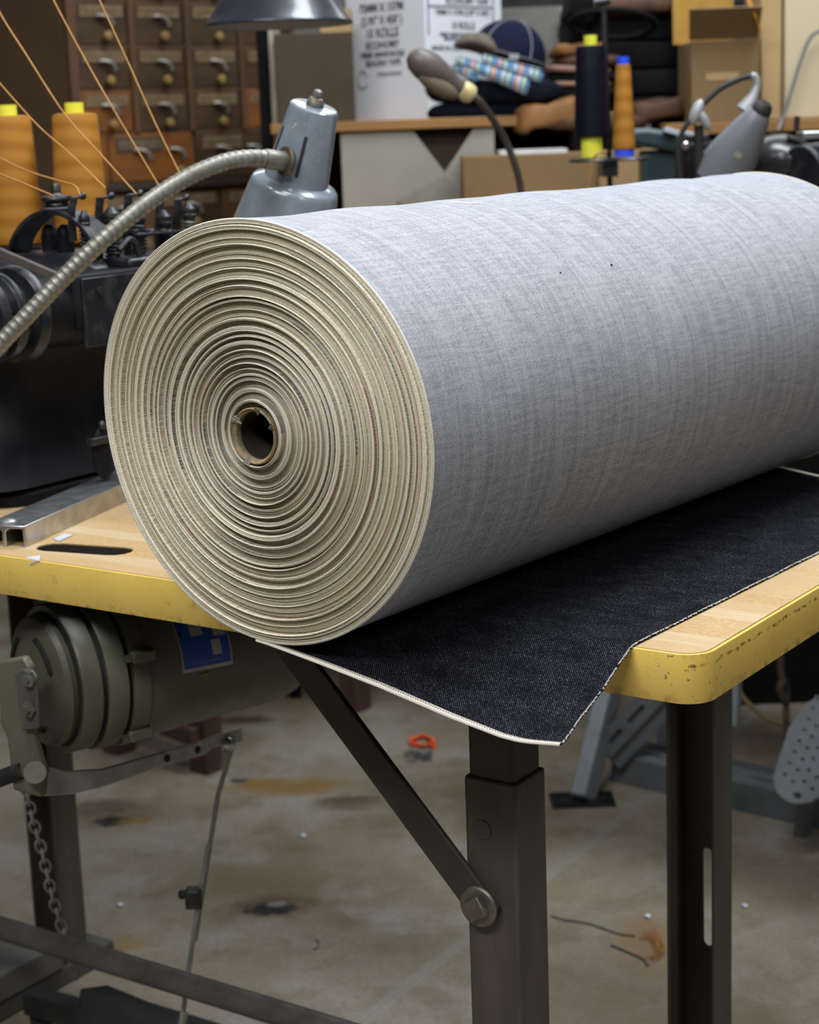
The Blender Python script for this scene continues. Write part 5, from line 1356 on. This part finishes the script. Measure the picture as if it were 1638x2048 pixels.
# tall cartons at the right
YB = 3.42
zb2 = PY(1450, 243, YB).z
pb = thing('pine_bench', 'pine bench top with dark front carrying the tan cartons at the right', 'bench', (1.0, YB + .1, 0), 0)
m = MB(); m.box((0.500, YB - .04, zb2 - .022), (1.9, YB + .17, zb2)); build('bench_top', m, pine, pb, bevel=.002)
m = MB(); m.box((0.505, YB + .0, 0), (1.9, YB + .02, zb2 - .022)); build('bench_front', m, M('dark_kick_panel', (0.02, 0.018, 0.016)), pb)
def cbox(name, lab, x0, x1, ytop, Y, dep, mat):
    m = MB(); l_, r_ = PY(x0, 150, Y).x, PY(x1, 150, Y).x
    m.box((l_, Y, zb2 + .0005), (r_, Y + dep, PY((x0 + x1) / 2, ytop, Y).z)); return m, l_, r_
oc = thing('open_carton', 'open tan cardboard carton with drooping front flap right of the leather', 'carton', (PY(1450, 240, YB).x, YB + .07, zb2), 0)
m, l_, r_ = cbox('', '', 1383, 1519, 80, YB - .03, .16, card); build('carton_body', m, card, oc, bevel=.0015)
zt4 = PY(1450, 80, YB).z
m = MB(); f_ = [Vector((l_ - .004, YB - .031, zt4)), Vector((r_ - .004, YB - .031, zt4)), Vector((r_ - .006, YB - .085, zt4 + .052)), Vector((l_ - .012, YB - .085, zt4 + .052))]
m.add(f_ + [p + Vector((0, .003, .002)) for p in f_], [(3, 2, 1, 0), (4, 5, 6, 7), (0, 1, 5, 4), (1, 2, 6, 5), (2, 3, 7, 6), (3, 0, 4, 7)]); build('front_flap', m, card, oc)
m = MB(); f_ = [Vector((l_ - .010, YB + .125, zt4)), Vector((r_ - .02, YB + .125, zt4)), Vector((r_ - .02, YB + .12, zt4 + .16)), Vector((l_ - .012, YB + .12, zt4 + .16))]
m.add(f_ + [p + Vector((0, .003, 0)) for p in f_], [(3, 2, 1, 0), (4, 5, 6, 7), (0, 1, 5, 4), (1, 2, 6, 5), (2, 3, 7, 6), (3, 0, 4, 7)]); build('back_flap', m, M('ochre_card', (0.40, 0.22, 0.035), 0.7), oc)
m = MB(); m.strip([PY(1494, -10, YB - .05), PY(1504, 14, YB - .06), PY(1515, 38, YB - .06), PY(1521, 62, YB - .04)], Vector((.010, .03, 0)), .002); build('tape_end', m, tapem, oc)
m = MB(); boxpx(m, 1412, 145, 1478, 160, YB - .0312, .0009); build('pasted_label', m, card_lt, oc)
m, l_, r_ = cbox('', '', 1522, 1563, -60, YB + .0, .16, card_lt); solo('pale_carton', m, card_lt, 'narrow pale carton between the open carton and the cream panel', 'carton', bevel=.002)
m, l_, r_ = cbox('', '', 1570, 1720, -60, YB - .01, .14, cream); solo('cream_panel', m, cream, 'cream board panel at the far right edge behind the black machine', 'board', bevel=.003)
m = MB(); m.tube([PY(1700, 40, YB - .04), PY(1638, 62, YB - .04), PY(1618, 80, YB - .04), PY(1600, 125, YB - .04), PY(1580, 190, YB - .04), PY(1566, 236, YB - .04), PY(1556, 262, YB - .05)], .0035, 10)
solo('grey_cable', m, M('grey_cable', (0.17, 0.165, 0.16), 0.5), 'grey cable arching in front of the cream panel', 'cord')

# second thread stand and cones
Y2 = 2.80
ts2 = thing('thread_stand', 'black rod thread stand with two discs behind the roll', 'thread stand', (PY(1216, 360, Y2).x, Y2, T2Z), 0)
pA = PY(1222, 400, Y2)
m = MB(); m.tube([Vector((pA.x + .004, Y2 + .034, T2Z + .0005)), PY(1219, 330, Y2 + .034), PY(1212, 150, Y2 + .034), PY(1205, -40, Y2 + .034)], .0042, 12, 0); build('stand_rod', m, dsteel, ts2)
m = MB(); m.cyl(PY(1204, 6, Y2) - Vector((.012, 0, 0)), PY(1204, 2, Y2) + Vector((.012, 0, 0)), .006, n=14); build('rod_clamp', m, dsteel, ts2)
zd = PY(1240, 313, Y2).z
for xx in (1186, 1252):
    m = MB(); p = PY(xx, 313, Y2); p.z = zd; m.lathe([(.036, 0), (.038, .002), (.036, .005), (.01, .006)], p - Vector((0, .0, .0065)), (0, 0, 1), 40); build('cone_disc', m, dsteel, ts2)
m = MB(); p = PY(1219, 316, Y2); m.box((p.x - .012, Y2 - .01, zd - .03), (p.x + .012, Y2 + .045, zd - .006)); build('disc_hub', m, dsteel, ts2)
pn = PY(1184, 311, Y2); pn.z = zd + .0005
thread_cone('thread_cone', 'dark navy thread cone with yellow tube on the disc behind the roll', pn, .0265, .0225, .136, navycone, yel, .0100, .015, .030, None, .0165)
po_ = PY(1248, 311, Y2); po_.z = zd + .0005
thread_cone('thread_cone', 'slim gold thread cone with blue tube ends behind the roll', po_, .0175, .0115, .129, goldcone, blu, .0092, .011, .008, None, .0155)
m = MB(); m.tube([PY(1213, 303, Y2 - .04), PY(1195, 308, Y2 - .05), PY(1184, 322, Y2 - .05), PY(1180, 350, Y2 - .05), PY(1177, 400, Y2 - .05)], .0022, 8)
solo('loose_string', m, M('tan_cord', (0.30, 0.165, 0.06), 0.7), 'tan cord looping down below the navy cone', 'cord')

# little brown lamp on a thin stalk
Y3 = 2.78
bl = thing('stalk_lamp', 'small grey-brown bulb-shaped lamp on a thin dark stalk', 'lamp', (PY(1050, 400, Y3 + .06).x, Y3 + .06, T2Z), 0)
h0, h1 = PY(822, 112, Y3 - .03), PY(936, 186, Y3)
ax_ = (h1 - h0); Lh = ax_.length
m = MB(); m.lathe([(.0, -.004), (.009, -.002), (.0175, .006), (.0225, .020), (.0238, .034), (.0205, .052), (.0148, .072), (.0105, .092), (.0090, Lh), (.0, Lh)], h0, ax_, 40, close=False); build('lamp_head', m, brownbulb, bl, angle=180)
m = MB(); dn = (CU * -1); m.ellipsoid((h0 + h1) / 2 + dn * .016 - ax_.normalized() * .004, frame(ax_), .0150, .0175, Lh * .36, 28, 16); build('lamp_lens', m, brownbulb2, bl, angle=180)
m = MB(); m.lathe([(.010, -.009), (.0138, -.007), (.0152, .0), (.0152, .007), (.0125, .012), (.007, .014)], h1 - ax_.normalized() * .004, ax_, 28); build('lamp_collar', m, collar_m, bl)
m = MB(); m.tube([h1, PY(958, 202, Y3), PY(985, 238, Y3 + .02), PY(1010, 280, Y3 + .04), PY(1030, 330, Y3 + .05), PY(1043, 390, Y3 + .06), Vector((PY(1050, 400, Y3 + .06).x, Y3 + .06, .95)), Vector((PY(1050, 400, Y3 + .06).x, Y3 + .06, T2Z + .01))], .0056, 14); build('stalk', m, M('brown_black_stalk', (0.050, 0.038, 0.032), 0.5), bl)
m = MB(); m.cyl((PY(1050, 400, Y3 + .06).x, Y3 + .06, T2Z + .0005), (PY(1050, 400, Y3 + .06).x, Y3 + .06, T2Z + .014), .028, n=28); build('stalk_base', m, dsteel, bl)

# grey bullet lamp
Y4 = 2.66
la = thing('bullet_lamp', 'grey bullet-shaped lamp with a black tip on the right-hand machine', 'lamp', (PY(1410, 400, Y4).x, Y4, T2Z), 0)
b0_, b1_ = PY(1530, 209, Y4 - .03), PY(1446, 345, Y4 + .02)
axb = (b1_ - b0_); Lb = axb.length
m = MB(); m.lathe([(.0, .0), (.009, .001), (.0132, .006), (.0150, .013), (.0152, .018), (.0, .018)], b0_ - axb.normalized() * .004, axb, 36, close=False); build('black_tip', m, rubber, la)
m = MB(); m.lathe([(.0135, .010), (.0160, .013), (.0215, .028), (.0285, .052), (.0355, .080), (.0405, .108), (.0430, .128), (.0415, .128), (.034, .085), (.022, .04)], b0_, axb, 56, close=False); build('bullet_shade', m, bulletg, la, angle=60)
sfr = frame(axb, CX); vv = (CAM - b0_).normalized(); av = math.atan2((sfr.transposed() @ vv).y, (sfr.transposed() @ vv).x)
m = MB(); p = [b0_ + axb.normalized() * h + sfr @ Vector((math.cos(av - .15) * r, math.sin(av - .15) * r, 0)) for h, r in ((.068, .0335), (.076, .035))]
m.beam(p[0], p[1], .012, .0006, p[0] - b0_); build('worn_sticker', m, M('faded_sticker', (0.30, 0.29, 0.18), 0.6), la)
m = MB(); m.tube([PY(1488, 222, Y4), PY(1500, 205, Y4), PY(1508, 190, Y4), PY(1514, 168, Y4), PY(1510, 154, Y4), PY(1502, 152, Y4)], lambda f: .013 - .0075 * min(1, f * 1.8), 16); build('shade_bracket', m, greybr, la)
m = MB(); m.tube([PY(1506, 151, Y4), PY(1480, 158, Y4), PY(1440, 178, Y4), PY(1402, 212, Y4)], .0042, 12); build('lamp_arm', m, rubber, la)
m = MB(); m.ellipsoid(PY(1393, 225, Y4), Matrix.Rotation(.4, 3, 'Y'), .009, .010, .020, 20, 12); build('arm_bracket', m, greybr, la)
m = MB(); m.ellipsoid(PY(1407, 238, Y4), Matrix.Rotation(-.5, 3, 'Y'), .007, .009, .020, 20, 12); build('arm_bracket', m, greybr, la)
m = MB(); m.tube([PY(1388, 232, Y4), PY(1370, 255, Y4), PY(1357, 290, Y4), PY(1358, 340, Y4), PY(1366, 400, Y4)], .0038, 10); build('lamp_cable', m, rubber, la)
qx = PY(1400, 250, Y4)
m = MB(); m.cyl((qx.x, Y4 + .01, T2Z + .0005), (qx.x, Y4 + .01, qx.z), .007, n=18); build('lamp_post', m, rubber, la)

# black machine on the second table
m2 = thing('sewing_machine', 'black sewing machine on the second table at the right edge', 'sewing machine', (PY(1560, 400, 2.80).x, 2.80, T2Z), 0)
Y5 = 2.74
cA = PY(1560, 322, Y5)
m = MB(); m.ellipsoid(cA + Vector((.01, .05, 0)), Matrix.Rotation(.05, 3, 'Y'), .056, .07, .040, 36, 18); build('machine_dome', m, M('worn_black_gloss', (0.045, 0.043, 0.045), 0.25, 0.4, (0.085, 0.08, 0.078), 40, 0.5, 0.75), m2, angle=180)
m = MB(); x0_, x1_ = PY(1520, 330, Y5).x, PY(1760, 330, Y5).x
m.box((x0_, Y5 + .0, PY(1560, 420, Y5).z), (x1_, Y5 + .15, PY(1560, 332, Y5).z)); build('machine_head', m, iron, m2, bevel=.012, seg=4)
m = MB(); m.box((x0_ + .03, Y5 + .02, T2Z + .0005), (x1_, Y5 + .14, PY(1560, 420, Y5).z + .002)); build('machine_column', m, iron, m2, bevel=.01)
m = MB(); m.cyl(PY(1600, 345, Y5 - .03), PY(1660, 335, Y5 + .02), .040, n=40); build('balance_wheel', m, iron_worn, m2, bevel=.004)
m = MB(); m.tube([PY(1574, 275, Y5), PY(1600, 285, Y5), PY(1620, 300, Y5), PY(1645, 320, Y5)], .006, 12); build('curved_lever', m, dsteel, m2)
m = MB(); m.cyl(PY(1593, 262, Y5 + .03), PY(1594, 232, Y5 + .03), .0045, n=14); build('thread_post', m, dsteel, m2)
m = MB(); l_ = PY(1606, 266, Y5 + .04); m.box((l_.x, l_.y, l_.z - .010), (l_.x + .09, l_.y + .05, l_.z + .002)); build('bright_plate', m, alu, m2, bevel=.002)
m = MB(); boxpx(m, 1368, 282, 1446, 420, Y4 + .06, .10); build('arm_end', m, iron, m2, bevel=.008, seg=3)
m = MB(); boxpx(m, 1372, 268, 1420, 284, Y4 + .065, .06); build('arm_cap', m, iron_worn, m2, bevel=.003)
m = MB(); m.lathe([(.006, 0), (.006, .004), (.003, .007)], PY(1371, 291, Y4 + .058), (0, -1, 0), 14); build('bright_screw', m, alu, m2)
m = MB(); a = PY(1440, 370, Y4 + .12); m.box((a.x - .02, a.y, a.z), (x1_, a.y + .06, a.z + .06)); build('machine_arm', m, iron, m2, bevel=.01)
# teal machine
m3 = thing('teal_machine', 'dark teal sewing machine arm behind the orange and blue cone', 'sewing machine', (PY(1320, 400, 3.0).x, 3.0, T2Z), 0)
m = MB(); pxprism(m, [(1262, 258), (1300, 256), (1398, 272), (1400, 312), (1360, 306), (1262, 288)], lambda x, y: PY(x, y, 3.02), (0, .09, 0)); build('machine_arm', m, teal, m3, bevel=.008, seg=3)
for a, bb in (((1328, 259), (1356, 266)), ((1368, 266), (1394, 274))):
    m = MB(); p, q = PY(*a, 3.01), PY(*bb, 3.01); m.beam(p, q, .03, .008); build('painted_glint', m, M('pale_blue_glint', (0.42, 0.48, 0.52), 0.35), m3, bevel=.001)  # pale bars stand in for highlights on the teal arm
m = MB(); c_ = PY(1330, 300, 3.06); m.box((c_.x - .04, 3.04, T2Z + .0005), (c_.x + .05, 3.10, c_.z)); build('machine_column', m, teal, m3, bevel=.005)

# pendant lamp shade at the top
Y6 = 2.70
pr = PY(557, 50, Y6); kp = Y6 / F_PX
pd = thing('pendant_lamp', 'black enamel pendant lampshade hanging at the top in front of the drawers', 'lamp', (pr.x, Y6, pr.z), 0)
m = MB(); m.lathe([(.1085, -.001), (.1095, .001), (.1085, .003), (.105, .006), (.095, .020), (.087, .032), (.074, .052), (.058, .072), (.040, .088), (.028, .098), (.024, .13), (.0, .131)], pr, (0, 0, 1), 72, close=False); build('shade', m, black_en, pd, angle=60)
m = MB(); m.lathe([(.1080, -.0008), (.1035, .006), (.0935, .020), (.0855, .032), (.0725, .052), (.056, .071), (.038, .087), (.0, .09)], pr, (0, 0, 1), 72, close=False); build('shade_lining', m, white_en, pd, angle=60)
m = MB(); m.cyl(pr + Vector((0, 0, .12)), Vector((pr.x, Y6, 2.999)), .004, n=12); build('lamp_cord', m, rubber, pd)
m = MB(); m.ellipsoid(pr + Vector((0, 0, .045)), Matrix.Identity(3), .022, .022, .03, 20, 12); build('bulb', m, M('dull_bulb', (0.6, 0.6, 0.58), 0.3), pd)

# ------------------------------------------------------------------ drawer cabinet
CA = math.radians(40)
cx_ = Vector((math.cos(CA), math.sin(CA), 0)); cn = Vector((math.sin(CA), -math.cos(CA), 0))
cc0 = PY(147, 250, 3.66); cc0.z = 0
pc_, bw = .1345, .020
ncol = 4
cab = thing('drawer_cabinet', 'old wooden card-file cabinet of small drawers with brass knobs', 'cabinet', cc0, CA)
frC = Matrix((cx_, Vector((0, 0, 1)), cn)).transposed()
WC = bw + ncol * pc_ + .01
def zc(py): return PY(210, py, 3.72).z
m = MB(); m.prism([(0, 0.0), (WC, 0), (WC, 1.75), (0, 1.75)], frC, cc0 - cn * .012, -.42); build('carcass', m, M('cabinet_side_wood', (0.125, 0.074, 0.036), 0.7, 0, (0.105, 0.062, 0.030), 8), cab)
m = MB(); m.prism([(0, 0), (bw, 0), (bw, 1.75), (0, 1.75)], frC, cc0 - cn * .012, .016); build('stile', m, catw, cab, bevel=.001)
for k in range(1, ncol + 1):
    x = bw + k * pc_ - .012
    m = MB(); m.prism([(x, zc(268)), (x + .013, zc(268)), (x + .013, 1.75), (x, 1.75)], frC, cc0 - cn * .012, .014); build('stile', m, catw, cab, bevel=.001)
rowb = [zc(-183), zc(-92), zc(-0), zc(92), zc(181), zc(268)]
holder_m = M('old_label_card', (0.155, 0.098, 0.045), 0.7, 0, (0.10, 0.062, 0.028), 60)
holder_f = M('label_frame', (0.24, 0.17, 0.095), 0.5, 0.4, (0.15, 0.10, 0.05), 60)
def drawer(x0, x1, z0, z1, mat, wide=False, grn=False):
    m = MB(); m.prism([(x0, z0), (x1, z0), (x1, z1), (x0, z1)], frC, cc0 - cn * .0118, .010); d = build('drawer', m, mat, cab, bevel=.0015)
    w, h = x1 - x0, z1 - z0
    o = cc0 - cn * .0016
    def B(name, a, b, c, e, th, mt, off=0.0):
        mm = MB(); mm.prism([(a, b), (c, b), (c, e), (a, e)], frC, o + cn * off, th); return build(name, mm, mt, d)
    xa, xb = x0 + w * (.08 if not wide else .08), x0 + w * (.92 if not wide else .62)
    za, zb_ = z0 + h * .64, z0 + h * .92
    B('label_holder', xa, za, xb, zb_, .0022, M('green_label_frame', (0.06, 0.075, 0.065), 0.5, 0.3) if grn else holder_f)
    B('label_card', xa + .006, za + .006, xb - .006, zb_ - .005, .0026, holder_m)
    g = random.Random(int(x0 * 1e4 + z0 * 1e5))
    xx = xa + .012
    while xx < xb - .016:
        ww = g.uniform(.004, .010); B('label_print', xx, za + .011, xx + ww, zb_ - .011, .0029, M('faded_label_print', (0.075, 0.055, 0.035), 0.8)); xx += ww + .004
    for px_ in ((.56,) if not wide else (.38, .80)):
        q0 = o + frC @ Vector((x0 + w * px_ - .022, z0 + h * .66, 0))
        mm = MB(); mm.strip([q0 + cn * .003, q0 + cx_ * .012 + cn * .008, q0 + cx_ * .024 + cn * .012 - Vector((0, 0, .004)), q0 + cx_ * .032 + cn * .013 - Vector((0, 0, .014)), q0 + cx_ * .033 + cn * .012 - Vector((0, 0, .022))], cn * .010 + Vector((0, 0, .004)), .006, 5); build('pull', mm, pullm, d, angle=180)
    if not wide or True:
        for px_ in ((.55,) if not wide else (.80,)):
            q0 = o + frC @ Vector((x0 + w * px_, z0 + h * .20, 0)); mm = MB(); mm.lathe([(.004, 0), (.0042, .006), (.0085, .010), (.0098, .015), (.0075, .019), (0, .020)], q0, cn, 20, close=False); build('knob', mm, knobm, d)
    return d
cols_o = {(0, 4), (3, 4)}
for i in range(len(rowb) - 1):
    for k in range(ncol):
        x0 = bw + k * pc_ + .002; x1 = x0 + pc_ - .017
        drawer(x0, x1, rowb[i + 1] + .003, rowb[i] - .003, cato if (k, i) in cols_o else catd)
    m = MB(); z = rowb[i + 1]; m.prism([(bw, z - .003), (WC, z - .003), (WC, z + .003), (bw, z + .003)], frC, cc0 - cn * .012, .008); build('rail', m, catw, cab)
z0, z1 = zc(366), zc(271)
wds = [(bw + .002, bw + .055, cato), (bw + .060, bw + .262, cato), (bw + .272, bw + .455, catd)]
for j, (a, bb, mt) in enumerate(wds):
    if bb - a > .1: drawer(a, bb, z0, z1, mt, True, j == 1)
    else:
        m = MB(); m.prism([(a, z0), (bb, z0), (bb, z1), (a, z1)], frC, cc0 - cn * .0118, .010); build('end_panel', m, mt, cab)
m = MB(); m.prism([(0, zc(384)), (WC, zc(384)), (WC, zc(368)), (0, zc(368))], frC, cc0 - cn * .012, .022); build('ledge', m, M('dark_ledge', (0.030, 0.018, 0.010), 0.6), cab, bevel=.002)
for i in range(2):
    for k in range(3):
        x0 = bw + k * .165 + .004; drawer(x0, x0 + .155, zc(470 + 84 * i), zc(390 + 84 * i), catd if (k + i) % 2 else catw)
m = MB(); m.prism([(0, 0), (WC, 0), (WC, zc(560)), (0, zc(560))], frC, cc0 - cn * .012, .012); build('plinth', m, catd, cab)
